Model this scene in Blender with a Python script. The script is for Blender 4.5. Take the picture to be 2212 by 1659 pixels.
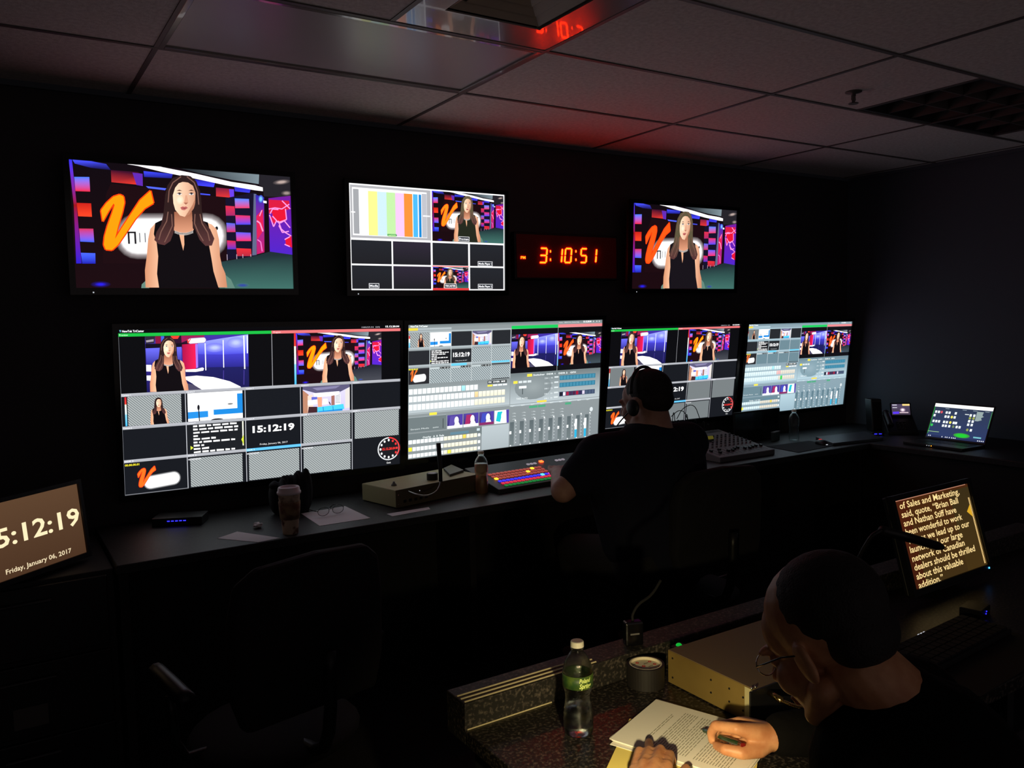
import bpy, bmesh, math, random
import numpy as np
from mathutils import Vector, Matrix, Euler
from mathutils.geometry import tessellate_polygon

for o in list(bpy.data.objects): bpy.data.objects.remove(o, do_unlink=True)
scene = bpy.context.scene
COL = scene.collection
PI = math.pi
random.seed(7)

# ------------------------------------------------------------------ camera
CAM = Vector((0.0, 0.0, 1.62)); FPX = 1774.0
YAW, PITCH, ROLL = 0.567316, 0.0763199, -0.0231825
_cy, _sy, _cp, _sp = math.cos(YAW), math.sin(YAW), math.cos(PITCH), math.sin(PITCH)
_f = Vector((_sy*_cp, _cy*_cp, -_sp)); _r0 = Vector((_cy, -_sy, 0)); _u0 = _r0.cross(_f)
_r = _r0*math.cos(ROLL) + _u0*math.sin(ROLL); _u = -_r0*math.sin(ROLL) + _u0*math.cos(ROLL)
cam = bpy.data.cameras.new('camera'); camo = bpy.data.objects.new('camera', cam); COL.objects.link(camo)
cam.sensor_fit = 'HORIZONTAL'; cam.sensor_width = 36.0; cam.lens = FPX/2212*36.0
cam.clip_start = 0.02; cam.clip_end = 60
camo.matrix_world = Matrix(((_r.x, _u.x, -_f.x, CAM.x), (_r.y, _u.y, -_f.y, CAM.y), (_r.z, _u.z, -_f.z, CAM.z), (0, 0, 0, 1)))
scene.camera = camo
scene.view_settings.view_transform = 'Standard'; scene.view_settings.look = 'None'
scene.view_settings.gamma = 1.0; scene.view_settings.use_curve_mapping = False
EXPO = 0.0
scene.view_settings.exposure = EXPO
SCREEN = 1.5      # brightness of the screens
# ------------------------------------------------------------------ world: faint ambient fill, added to brighten the room through its open back
w = bpy.data.worlds.new('world'); scene.world = w; w.use_nodes = True
w.node_tree.nodes['Background'].inputs[0].default_value = (0.9, 0.75, 0.75, 1)
w.node_tree.nodes['Background'].inputs[1].default_value = 0.13

WALLY, H, XR = 3.80, 2.5985, 5.37
D, N = 0.81, 0.73          # heights of the front and the near desk

def ray(px, py): return _f*FPX + _r*(px-1106) - _u*(py-829.5)
def onz(px, py, z):
    d = ray(px, py); return CAM + d*((z-CAM.z)/d.z)
def ony(px, py, y):
    d = ray(px, py); return CAM + d*(y/d.y)
def dep(px, py, dd): return CAM + ray(px, py)*(dd/FPX)

def lin(c):
    return tuple((v/255/12.92 if v/255 <= 0.04045 else ((v/255+0.055)/1.055)**2.4) for v in c[:3])

# ------------------------------------------------------------------ materials
def mat(name, col=(0.5, 0.5, 0.5), rough=0.6, metal=0.0, emit=None, estr=0.0, trans=0.0, ior=1.45, noise=None, bump=None, coat=0.0, spec=0.5, sss=0.0, srgb=True):
    m = bpy.data.materials.new(name); m.use_nodes = True
    nt = m.node_tree; b = nt.nodes['Principled BSDF']
    c = lin(col) if srgb else col
    b.inputs['Base Color'].default_value = (*c, 1); b.inputs['Roughness'].default_value = rough
    b.inputs['Metallic'].default_value = metal; b.inputs['Transmission Weight'].default_value = trans
    b.inputs['IOR'].default_value = ior; b.inputs['Coat Weight'].default_value = coat
    b.inputs['Specular IOR Level'].default_value = spec
    if sss: b.inputs['Subsurface Weight'].default_value = sss; b.inputs['Subsurface Radius'].default_value = (0.012, 0.005, 0.003); b.inputs['Subsurface Scale'].default_value = 1.0
    if emit is not None:
        b.inputs['Emission Color'].default_value = (*lin(emit), 1); b.inputs['Emission Strength'].default_value = estr
    tc = None
    if noise or bump: tc = nt.nodes.new('ShaderNodeTexCoord')
    if noise:
        scale, col2, lo, hi = noise
        nz = nt.nodes.new('ShaderNodeTexNoise'); nz.inputs['Scale'].default_value = scale; nz.inputs['Detail'].default_value = 6
        rp = nt.nodes.new('ShaderNodeValToRGB'); rp.color_ramp.elements[0].position = lo; rp.color_ramp.elements[1].position = hi
        rp.color_ramp.elements[0].color = (*c, 1); rp.color_ramp.elements[1].color = (*(lin(col2) if srgb else col2), 1)
        nt.links.new(tc.outputs['Object'], nz.inputs['Vector']); nt.links.new(nz.outputs['Fac'], rp.inputs['Fac'])
        nt.links.new(rp.outputs['Color'], b.inputs['Base Color'])
    if bump:
        scale, st, dist = bump
        nz = nt.nodes.new('ShaderNodeTexNoise'); nz.inputs['Scale'].default_value = scale; nz.inputs['Detail'].default_value = 4
        bp = nt.nodes.new('ShaderNodeBump'); bp.inputs['Strength'].default_value = st; bp.inputs['Distance'].default_value = dist
        nt.links.new(tc.outputs['Object'], nz.inputs['Vector']); nt.links.new(nz.outputs['Fac'], bp.inputs['Height'])
        nt.links.new(bp.outputs['Normal'], b.inputs['Normal'])
    return m

def screen_mat(name, strength, sampling=True):
    m = bpy.data.materials.new(name); m.use_nodes = True; nt = m.node_tree; b = nt.nodes['Principled BSDF']
    a = nt.nodes.new('ShaderNodeAttribute'); a.attribute_name = 'Col'
    b.inputs['Base Color'].default_value = (0.004, 0.004, 0.004, 1); b.inputs['Roughness'].default_value = 0.35
    b.inputs['Specular IOR Level'].default_value = 0.2
    nt.links.new(a.outputs['Color'], b.inputs['Emission Color']); b.inputs['Emission Strength'].default_value = strength
    if not sampling: m.cycles.emission_sampling = 'NONE'
    return m

M = {}
M['ceil'] = mat('acoustic_tile', (232, 226, 222), 0.9, noise=(60, (206, 198, 194), 0.35, 0.75), bump=(180, 0.35, 0.004))
M['grid'] = mat('ceiling_grid_paint', (92, 86, 84), 0.5)
M['wall'] = mat('black_wall_paint', (56, 53, 57), 0.75, bump=(120, 0.2, 0.002))
M['wall_side'] = mat('charcoal_wall_paint', (86, 92, 102), 0.8, bump=(150, 0.25, 0.002))
M['floor'] = mat('dark_carpet', (30, 30, 34), 0.95, noise=(90, (44, 42, 46), 0.4, 0.7))
M['black'] = mat('black_plastic', (20, 20, 22), 0.42)
M['gloss'] = mat('gloss_black_plastic', (12, 12, 14), 0.16)
M['rubber'] = mat('black_rubber', (16, 16, 17), 0.8)
M['dgrey'] = mat('dark_grey_plastic', (46, 46, 50), 0.5)
M['grey'] = mat('grey_plastic', (110, 108, 108), 0.5)
M['metal'] = mat('brushed_metal', (170, 168, 160), 0.3, metal=1.0)
M['chrome'] = mat('chrome', (210, 205, 195), 0.16, metal=1.0)
M['granite'] = mat('dark_granite_laminate', (26, 24, 22), 0.38, noise=(130, (92, 84, 76), 0.5, 0.72))
M['desk'] = mat('dark_desk_laminate', (24, 24, 26), 0.5, noise=(130, (60, 58, 58), 0.52, 0.75))
M['deskside'] = mat('black_desk_panel', (16, 16, 18), 0.6)
M['fabric'] = mat('black_chair_fabric', (18, 18, 22), 0.9, bump=(400, 0.4, 0.002))
M['shirt'] = mat('dark_navy_cotton', (26, 28, 40), 0.92, bump=(60, 0.5, 0.006), spec=0.15)
M['jacket'] = mat('black_cotton', (12, 11, 12), 0.95, bump=(50, 0.5, 0.006), spec=0.1)
M['trouser'] = mat('dark_trousers', (20, 20, 24), 0.95)
M['skin'] = mat('skin', (206, 150, 108), 0.5, noise=(28, (176, 112, 74), 0.38, 0.75), bump=(220, 0.25, 0.0012), sss=0.06)
M['skin2'] = mat('pink_skin', (168, 128, 116), 0.6, noise=(20, (146, 104, 92), 0.4, 0.75), sss=0.05)
M['hair'] = mat('short_dark_hair', (22, 17, 15), 0.7, bump=(300, 0.8, 0.003))
M['paper'] = mat('white_paper', (244, 241, 230), 0.8)
M['paper_dim'] = mat('plain_white_paper', (236, 236, 238), 0.85)
M['ink'] = mat('printed_ink', (120, 116, 100), 0.85)
M['yellow_paper'] = mat('yellow_legal_paper', (236, 216, 120), 0.8)
M['note'] = mat('bright_yellow_sticky_note', (232, 240, 30), 0.8)
M['strip'] = mat('strip_painted_highlight', (236, 222, 176), 0.35, metal=0.35)  # pale colour stands in for the lamp's highlight on the metal
M['ledge'] = mat('dark_granite_ledge', (30, 28, 25), 0.6, noise=(130, (92, 84, 76), 0.5, 0.72))
M['brass'] = mat('gold_zinc_plated_steel', (160, 136, 76), 0.5, metal=0.5, noise=(4, (136, 112, 60), 0.4, 0.7))
M['boxtop'] = mat('brown_grey_case_lid', (112, 94, 70), 0.6)
M['case2'] = mat('olive_grey_metal_case', (176, 168, 124), 0.6)
M['tape'] = mat('black_tape', (26, 23, 22), 0.6)
M['core'] = mat('cardboard_core_label', (222, 214, 190), 0.8)
M['red_ink'] = mat('red_ink', (200, 40, 40), 0.7)
M['cap'] = mat('white_bottle_cap', (235, 232, 215), 0.45)
M['lid'] = mat('pale_plastic_cup_lid', (232, 220, 226), 0.45)
M['cup'] = mat('printed_paper_cup', (206, 184, 160), 0.75, noise=(28, (96, 60, 46), 0.5, 0.62))
M['green_label'] = mat('green_bottle_label', (42, 74, 34), 0.5, noise=(40, (86, 110, 40), 0.4, 0.65))
M['label_text'] = mat('pale_green_lettering', (206, 226, 130), 0.6)
M['plastic_clear'] = mat('clear_plastic_bottle', (240, 245, 245), 0.06, trans=1.0, ior=1.3, bump=(110, 0.55, 0.004))
M['water'] = mat('water', (235, 242, 240), 0.0, trans=1.0, ior=1.33)
M['amber'] = mat('amber_drink', (228, 176, 132), 0.15, trans=0.75, ior=1.33)
M['glass'] = mat('clear_lens', (240, 240, 240), 0.02, trans=1.0, ior=1.1)
M['diffuser'] = mat('prismatic_diffuser', (206, 200, 202), 0.32, bump=(60, 0.12, 0.003))
M['vent'] = mat('gloss_painted_steel', (150, 142, 138), 0.2, coat=0.3)
M['louvre'] = mat('louvre_paint', (190, 170, 150), 0.45)
M['dark_hole'] = mat('duct_dark', (8, 8, 8), 0.9)
M['pix'] = screen_mat('display_pixels', SCREEN); M['pixf'] = screen_mat('display_fine_pixels', SCREEN, False)
M['tvpix'] = screen_mat('television_pixels', SCREEN*.84); M['tvpixf'] = screen_mat('television_fine_pixels', SCREEN*.84, False)
M['dimpix'] = screen_mat('dim_monitor_pixels', SCREEN*.72); M['dimpixf'] = screen_mat('dim_monitor_fine_pixels', SCREEN*.72, False)
TVP = (M['tvpix'], M['tvpixf']); DMP = (M['dimpix'], M['dimpixf'])
def glow(name, c, s, nosample=False):
    m = mat(name, (10, 10, 10), 0.5, emit=c, estr=s)
    if nosample: m.cycles.emission_sampling = 'NONE'
    return m
M['led_red'] = glow('red_led_digits', (255, 33, 2), 44.0)
M['clock_window'] = mat('red_halo_window', (120, 12, 8), 0.35)  # red base colour stands in for the halo around the lit digits
M['led_dim'] = glow('unlit_red_led', (60, 6, 4), 0.3, True)
M['led_blue'] = glow('blue_led', (40, 40, 255), 3.0)
M['led_cyan'] = glow('cyan_led', (60, 160, 255), 4.0)
M['led_white'] = glow('white_led', (220, 225, 235), 0.8, True)
M['led_orange'] = glow('orange_led', (255, 150, 30), 4.0)
M['led_green'] = glow('green_led', (20, 190, 60), 0.8)

# ------------------------------------------------------------------ helpers
def tag(o, label=None, cat=None, group=None, kind=None):
    if label: o['label'] = label
    if cat: o['category'] = cat
    if group: o['group'] = group
    if kind: o['kind'] = kind
    return o
def thing(name, label, cat, loc=(0, 0, 0), rotz=0.0, group=None):
    o = bpy.data.objects.new(name, None); COL.objects.link(o); o.location = loc; o.rotation_euler = (0, 0, rotz)
    o.empty_display_size = 0.05
    return tag(o, label, cat, group)
def obj(name, bm, m, parent=None, smooth=False, bevel=0.0, label=None):
    me = bpy.data.meshes.new(name)
    bmesh.ops.recalc_face_normals(bm, faces=bm.faces)
    bm.to_mesh(me); bm.free()
    o = bpy.data.objects.new(name, me); COL.objects.link(o)
    for mm in (m if isinstance(m, (list, tuple)) else [m]): me.materials.append(mm)
    if smooth:
        for p in me.polygons: p.use_smooth = True
    if bevel:
        md = o.modifiers.new('bevel', 'BEVEL'); md.width = bevel; md.segments = 2; md.limit_method = 'ANGLE'; md.angle_limit = 0.6
    if parent is not None: o.parent = parent
    if label: o['label'] = label
    return o
def BM(): return bmesh.new()
def box(bm, x0, x1, y0, y1, z0, z1, mi=0, M4=None):
    vs = [bm.verts.new(p) for p in ((x0, y0, z0), (x1, y0, z0), (x1, y1, z0), (x0, y1, z0), (x0, y0, z1), (x1, y0, z1), (x1, y1, z1), (x0, y1, z1))]
    if M4 is not None:
        for v in vs: v.co = M4 @ v.co
    for f in ((0, 3, 2, 1), (4, 5, 6, 7), (0, 1, 5, 4), (1, 2, 6, 5), (2, 3, 7, 6), (3, 0, 4, 7)):
        bm.faces.new([vs[i] for i in f]).material_index = mi
    return vs
def prism(bm, pts, z0, z1, mi=0):
    a = [bm.verts.new((x, y, z0)) for x, y in pts]; b = [bm.verts.new((x, y, z1)) for x, y in pts]
    n = len(pts)
    bm.faces.new(a[::-1]).material_index = mi; bm.faces.new(b).material_index = mi
    for i in range(n): bm.faces.new((a[i], a[(i+1) % n], b[(i+1) % n], b[i])).material_index = mi
def frame_of(d):
    d = Vector(d).normalized(); t = Vector((0, 0, 1)) if abs(d.z) < 0.9 else Vector((1, 0, 0))
    a = d.cross(t).normalized(); return a, d.cross(a).normalized(), d
def tube(bm, pts, r, seg=10, mi=0, cap=True, smooth_path=0):
    pts = [Vector(p) for p in pts]
    for _ in range(smooth_path):
        q = [pts[0]]
        for a, b in zip(pts[:-1], pts[1:]): q += [a*0.75+b*0.25, a*0.25+b*0.75]
        q.append(pts[-1]); pts = q
    n = len(pts); rs = r if isinstance(r, (list, tuple)) else [r]*n
    if len(rs) != n: rs = [rs[0] + (rs[-1]-rs[0])*i/(n-1) for i in range(n)]
    rings = []; a = None
    for i, p in enumerate(pts):
        d = (pts[min(i+1, n-1)] - pts[max(i-1, 0)]).normalized()
        if a is None: a, b, _ = frame_of(d)
        else: a = (a - d*a.dot(d)).normalized(); b = d.cross(a)
        rings.append([bm.verts.new(p + (a*math.cos(t*2*PI/seg) + b*math.sin(t*2*PI/seg))*rs[i]) for t in range(seg)])
    for i in range(n-1):
        for j in range(seg): bm.faces.new((rings[i][j], rings[i][(j+1) % seg], rings[i+1][(j+1) % seg], rings[i+1][j])).material_index = mi
    if cap:
        bm.faces.new(rings[0][::-1]).material_index = mi; bm.faces.new(rings[-1]).material_index = mi
def lathe(bm, prof, seg=32, c=(0, 0, 0), mi=0, close=False):
    rings = []
    for r, z in prof:
        if r < 1e-5: rings.append([bm.verts.new((c[0], c[1], c[2]+z))])
        else: rings.append([bm.verts.new((c[0]+r*math.cos(t*2*PI/seg), c[1]+r*math.sin(t*2*PI/seg), c[2]+z)) for t in range(seg)])
    pr = list(zip(rings[:-1], rings[1:]))
    if close: pr.append((rings[-1], rings[0]))
    for A, B in pr:
        for j in range(seg):
            k = (j+1) % seg
            if len(A) == 1 and len(B) == 1: continue
            if len(A) == 1: bm.faces.new((A[0], B[j], B[k])).material_index = mi
            elif len(B) == 1: bm.faces.new((A[j], A[k], B[0])).material_index = mi
            else: bm.faces.new((A[j], A[k], B[k], B[j])).material_index = mi
def ellipsoid(bm, c, r, R=None, seg=20, rg=12):
    c = Vector(c); R = R or Matrix.Identity(3); rings = []
    for i in range(rg+1):
        t = PI*i/rg
        if i in (0, rg): rings.append([bm.verts.new(c + R @ Vector((0, 0, r[2]*math.cos(t))))]); continue
        rings.append([bm.verts.new(c + R @ Vector((r[0]*math.sin(t)*math.cos(2*PI*j/seg), r[1]*math.sin(t)*math.sin(2*PI*j/seg), r[2]*math.cos(t)))) for j in range(seg)])
    for A, B in zip(rings[:-1], rings[1:]):
        for j in range(seg):
            k = (j+1) % seg
            if len(A) == 1: bm.faces.new((A[0], B[j], B[k]))
            elif len(B) == 1: bm.faces.new((A[j], B[0], A[k]))
            else: bm.faces.new((A[j], B[j], B[k], A[k]))
def cone(bm, a, b, ra, rb, seg=16):     # tapered capsule between two joints
    a, b = Vector(a), Vector(b); d = b-a; L = d.length
    x, y, z = frame_of(d); pts = []
    for i in range(5): t = PI/2*(1-i/4); pts.append((-ra*math.sin(t), ra*math.cos(t)))
    for i in range(1, 4): pts.append((L*i/4, ra+(rb-ra)*i/4))
    for i in range(5): t = PI/2*i/4; pts.append((L+rb*math.sin(t), rb*math.cos(t)))
    rings = []
    for h, r in pts:
        if r < 1e-6: rings.append([bm.verts.new(a+z*h)])
        else: rings.append([bm.verts.new(a+z*h+(x*math.cos(2*PI*j/seg)+y*math.sin(2*PI*j/seg))*r) for j in range(seg)])
    for A, B in zip(rings[:-1], rings[1:]):
        for j in range(seg):
            k = (j+1) % seg
            if len(A) == 1: bm.faces.new((A[0], B[j], B[k]))
            elif len(B) == 1: bm.faces.new((A[j], A[k], B[0]))
            else: bm.faces.new((A[j], A[k], B[k], B[j]))
def organic(name, bm, m, voxel, smooth=6, parent=None, label=None, fac=0.5):
    """one continuous skin over the overlapping volumes in bm"""
    bmesh.ops.recalc_face_normals(bm, faces=bm.faces)
    me = bpy.data.meshes.new('tmp'); bm.to_mesh(me); bm.free()
    t = bpy.data.objects.new('tmp', me); COL.objects.link(t)
    r = t.modifiers.new('r', 'REMESH'); r.mode = 'VOXEL'; r.voxel_size = voxel
    s = t.modifiers.new('s', 'SMOOTH'); s.factor = fac; s.iterations = smooth
    dg = bpy.context.evaluated_depsgraph_get(); dg.update()
    nm = bpy.data.meshes.new_from_object(t.evaluated_get(dg)); nm.name = name
    bpy.data.objects.remove(t, do_unlink=True); bpy.data.meshes.remove(me)
    nm.materials.clear(); nm.materials.append(m)
    for p in nm.polygons: p.use_smooth = True
    o = bpy.data.objects.new(name, nm); COL.objects.link(o)
    if parent is not None:
        bpy.context.view_layer.update()
        o.parent = parent; o.matrix_parent_inverse = parent.matrix_world.inverted()
    if label: o['label'] = label
    return o
def wparent(o, p):       # parent while keeping the world place
    bpy.context.view_layer.update(); o.parent = p; o.matrix_parent_inverse = p.matrix_world.inverted(); return o
def dup(root, loc, rotz, label=None, group=None):
    r = root.copy(); COL.objects.link(r); r.location = loc; r.rotation_euler = (0, 0, rotz)
    if label: r['label'] = label
    if group: r['group'] = group
    for ch in list(root.children):
        c = ch.copy(); COL.objects.link(c); c.parent = r
        for g in ch.children:
            d = g.copy(); COL.objects.link(d); d.parent = c
    return r

# ------------------------------------------------------------------ lettering as flat polygons
_glyph = {}
def text_tris(s, bold=0.0, shear=0.0):
    k = (s, bold, shear)
    if k in _glyph: return _glyph[k]
    cu = bpy.data.curves.new('t', 'FONT'); cu.body = s; cu.resolution_u = 2; cu.offset = bold; cu.shear = shear; cu.fill_mode = 'FRONT'
    t = bpy.data.objects.new('t', cu); COL.objects.link(t)
    dg = bpy.context.evaluated_depsgraph_get(); dg.update()
    me = bpy.data.meshes.new_from_object(t.evaluated_get(dg))
    me.calc_loop_triangles()
    vs = [(v.co.x, v.co.y) for v in me.vertices]; tr = [tuple(l.vertices) for l in me.loop_triangles]
    bpy.data.objects.remove(t, do_unlink=True); bpy.data.curves.remove(cu); bpy.data.meshes.remove(me)
    if not vs: vs = [(0, 0)]; 
    x0 = min(v[0] for v in vs); x1 = max(v[0] for v in vs)
    _glyph[k] = ([(x-x0, y) for x, y in vs], tr, x1-x0); return _glyph[k]
def flat_text(bm, s, M4, h, w=None, mi=0, bold=0.0, shear=0.0):
    """letters standing in the XZ plane of M4, baseline at its origin"""
    vs, tr, tw = text_tris(s, bold, shear); k = h/0.7; kx = (w/tw) if w else k
    V = [bm.verts.new(M4 @ Vector((x*kx, 0, y*k))) for x, y in vs]
    for t in tr:
        try: bm.faces.new([V[i] for i in t]).material_index = mi
        except ValueError: pass

# ------------------------------------------------------------------ drawing the pictures the screens show
def hom(src, dst=((0, 0), (1, 0), (1, 1), (0, 1))):
    A = []; b = []
    for (x, y), (u, v) in zip(src, dst):
        A += [[x, y, 1, 0, 0, 0, -u*x, -u*y], [0, 0, 0, x, y, 1, -v*x, -v*y]]; b += [u, v]
    h = np.append(np.linalg.solve(np.array(A, float), np.array(b, float)), 1).reshape(3, 3)
    def f(p):
        q = h @ np.array([p[0], p[1], 1.0]); return (q[0]/q[2], q[1]/q[2])
    return f
class Canvas:
    def __init__(s, w, h, gap=1e-4):
        s.w, s.h, s.gap = w, h, gap; s.tris = []; s.boxes = []; s.st = [(lambda p: p, (0, 0, 1, 1))]
    def push(s, rect=None, fn=None, clip=None):
        """draw inside rect (u0,v0,u1,v1 of the current space); fn maps art coordinates to 0..1 first"""
        f0, c0 = s.st[-1]
        if rect: u0, v0, u1, v1 = rect; g = lambda p: f0((u0+(u1-u0)*p[0], v0+(v1-v0)*p[1]))
        else: g = f0
        if clip or rect:
            a = f0((rect[0], rect[1])) if rect else f0((clip[0], clip[1])); b = f0((rect[2], rect[3])) if rect else f0((clip[2], clip[3]))
            c0 = (max(c0[0], a[0]), max(c0[1], a[1]), min(c0[2], b[0]), min(c0[3], b[1]))
        s.st.append(((lambda p: g(fn(p))) if fn else g, c0))
    def pop(s): s.st.pop()
    def add(s, tris, fine=False):
        """tris: list of 3 x ((x,y),rgb)"""
        f, (cu0, cv0, cu1, cv1) = s.st[-1]; out = []
        for t in tris:
            P = [(*f(p), *lin(c)) for p, c in t]
            for ax, lim, sg in ((0, cu0, 1), (0, cu1, -1), (1, cv0, 1), (1, cv1, -1)):
                Q = []
                for i in range(len(P)):
                    a, b = P[i], P[(i+1) % len(P)]; da, db = sg*(a[ax]-lim), sg*(b[ax]-lim)
                    if da >= 0: Q.append(a)
                    if (da >= 0) != (db >= 0):
                        k = da/(da-db); Q.append(tuple(a[i2]+(b[i2]-a[i2])*k for i2 in range(5)))
                P = Q
                if len(P) < 3: break
            if len(P) >= 3: out.append(P)
        if not out: return
        bx = (min(p[0] for P in out for p in P), min(p[1] for P in out for p in P), max(p[0] for P in out for p in P), max(p[1] for P in out for p in P))
        L = 0; e = 1e-5
        for b, l in s.boxes:
            if l >= L and b[0] < bx[2]-e and b[2] > bx[0]+e and b[1] < bx[3]-e and b[3] > bx[1]+e: L = l+1
        s.boxes.append((bx, L)); s.tris.append((out, L, fine))
    def poly(s, pts, c, fine=False):
        n = len(pts)
        cf = c if callable(c) else ((lambda x, y: c) if not isinstance(c[0], (tuple, list)) else None)
        cols = [cf(*p) for p in pts] if cf else list(c)
        if n == 4 or n == 3: idx = [(0, i, i+1) for i in range(1, n-1)]
        else: idx = tessellate_polygon([[Vector((p[0], p[1], 0)) for p in pts]])
        s.add([[(pts[i], cols[i]) for i in t] for t in idx], fine)
    def rect(s, x0, y0, x1, y1, c, c2=None, fine=False):
        s.poly([(x0, y0), (x1, y0), (x1, y1), (x0, y1)], [c, c, c2 or c, c2 or c], fine)
    def disc(s, cx, cy, rx, ry, c, edge=None, core=0.5, n=18, rot=0, fine=False):
        T = []; cr, sr = math.cos(rot), math.sin(rot)
        P = lambda k, a: (cx+rx*k*math.cos(a)*cr-ry*k*math.sin(a)*sr, cy+rx*k*math.cos(a)*sr+ry*k*math.sin(a)*cr)
        ks = [core, (core+1)/2, 1.0] if edge else [1.0]
        mix = lambda t: tuple(c[i]*(1-t)+edge[i]*t for i in range(3)) if edge else c
        cs = [c, mix(0.6), mix(1.0)] if edge else [c]
        for j in range(n):
            a, b = 2*PI*j/n, 2*PI*(j+1)/n
            T.append([((cx, cy), c), (P(ks[0], a), cs[0]), (P(ks[0], b), cs[0])])
            for q in range(len(ks)-1):
                A, B, C_, D_ = P(ks[q], a), P(ks[q+1], a), P(ks[q+1], b), P(ks[q], b)
                T += [[(A, cs[q]), (B, cs[q+1]), (C_, cs[q+1])], [(A, cs[q]), (C_, cs[q+1]), (D_, cs[q])]]
        s.add(T, fine)
    def pill(s, x0, y0, x1, y1, c, edge, soft, rot=0.0):
        r = (y1-y0)/2; cx0, cx1, cy = x0+r, x1-r, (y0+y1)/2; n = 10; mx, my = (x0+x1)/2, cy
        def ring(k):
            o = []
            for i in range(n+1): a = -PI/2+PI*i/n; o.append((cx1+(r+k)*math.cos(a), cy+(r+k)*math.sin(a)))
            for i in range(n+1): a = PI/2+PI*i/n; o.append((cx0+(r+k)*math.cos(a), cy+(r+k)*math.sin(a)))
            return [((x-mx)*math.cos(rot)-(y-my)*math.sin(rot)+mx, (x-mx)*math.sin(rot)+(y-my)*math.cos(rot)+my) for x, y in o]
        R0, R1, R2 = ring(0), ring(soft*0.4), ring(soft); cm = tuple(c[i]*0.55+edge[i]*0.45 for i in range(3)); T = []
        m = len(R0)
        for i in range(m):
            j = (i+1) % m
            T.append([((mx, my), c), (R0[i], c), (R0[j], c)])
            T += [[(R0[i], c), (R1[i], cm), (R1[j], cm)], [(R0[i], c), (R1[j], cm), (R0[j], c)]]
            T += [[(R1[i], cm), (R2[i], edge), (R2[j], edge)], [(R1[i], cm), (R2[j], edge), (R1[j], cm)]]
        s.add(T)
    def line(s, pts, w, c, fine=False):
        T = []
        for (ax, ay), (bx, by) in zip(pts[:-1], pts[1:]):
            dx, dy = bx-ax, by-ay; L = math.hypot(dx, dy) or 1; nx, ny = -dy/L*w/2, dx/L*w/2
            q = [(ax+nx, ay+ny), (bx+nx, by+ny), (bx-nx, by-ny), (ax-nx, ay-ny)]
            T += [[(q[0], c), (q[1], c), (q[2], c)], [(q[0], c), (q[2], c), (q[3], c)]]
        s.add(T, fine)
    def text(s, st, x, y, h, c, w=None, aspect=1.0, bold=0.0, shear=0.0, center=False):
        vs, tr, tw = text_tris(st, bold, shear); k = h/0.7; kx = (w/tw) if w else k*aspect
        x0 = x-(tw*kx)/2 if center else x
        P = [(x0+a*kx, y-b*k) for a, b in vs]
        s.add([[(P[i], c) for i in t] for t in tr], True)
    def build(s, name, parent, z0=0.0, mats=None):
        me = bpy.data.meshes.new(name); V = []; F = []; C = []; MI = []
        for out, L, fine in s.tris:
            for P in out:
                i0 = len(V)
                for p in P: V.append(((p[0]-0.5)*s.w, -z0-s.gap*L, (0.5-p[1])*s.h)); C.append((p[2], p[3], p[4], 1))
                F.append(tuple(range(i0, i0+len(P)))); MI.append(1 if fine else 0)
        me.from_pydata(V, [], F); at = me.color_attributes.new('Col', 'FLOAT_COLOR', 'POINT')
        at.data.foreach_set('color', [v for c in C for v in c]); me.materials.append((mats or (M['pix'], M['pixf']))[0]); me.materials.append((mats or (M['pix'], M['pixf']))[1])
        me.polygons.foreach_set('material_index', MI)
        o = bpy.data.objects.new(name, me); COL.objects.link(o); o.parent = parent; return o

def vg(y0, y1, a, b):      # vertical blend
    def f(x, y):
        t = min(1, max(0, (y-y0)/(y1-y0))); return tuple(a[i]*(1-t)+b[i]*t for i in range(3))
    return f
def hg(x0, x1, a, b):
    def f(x, y):
        t = min(1, max(0, (x-x0)/(x1-x0))); return tuple(a[i]*(1-t)+b[i]*t for i in range(3))
    return f

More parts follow.
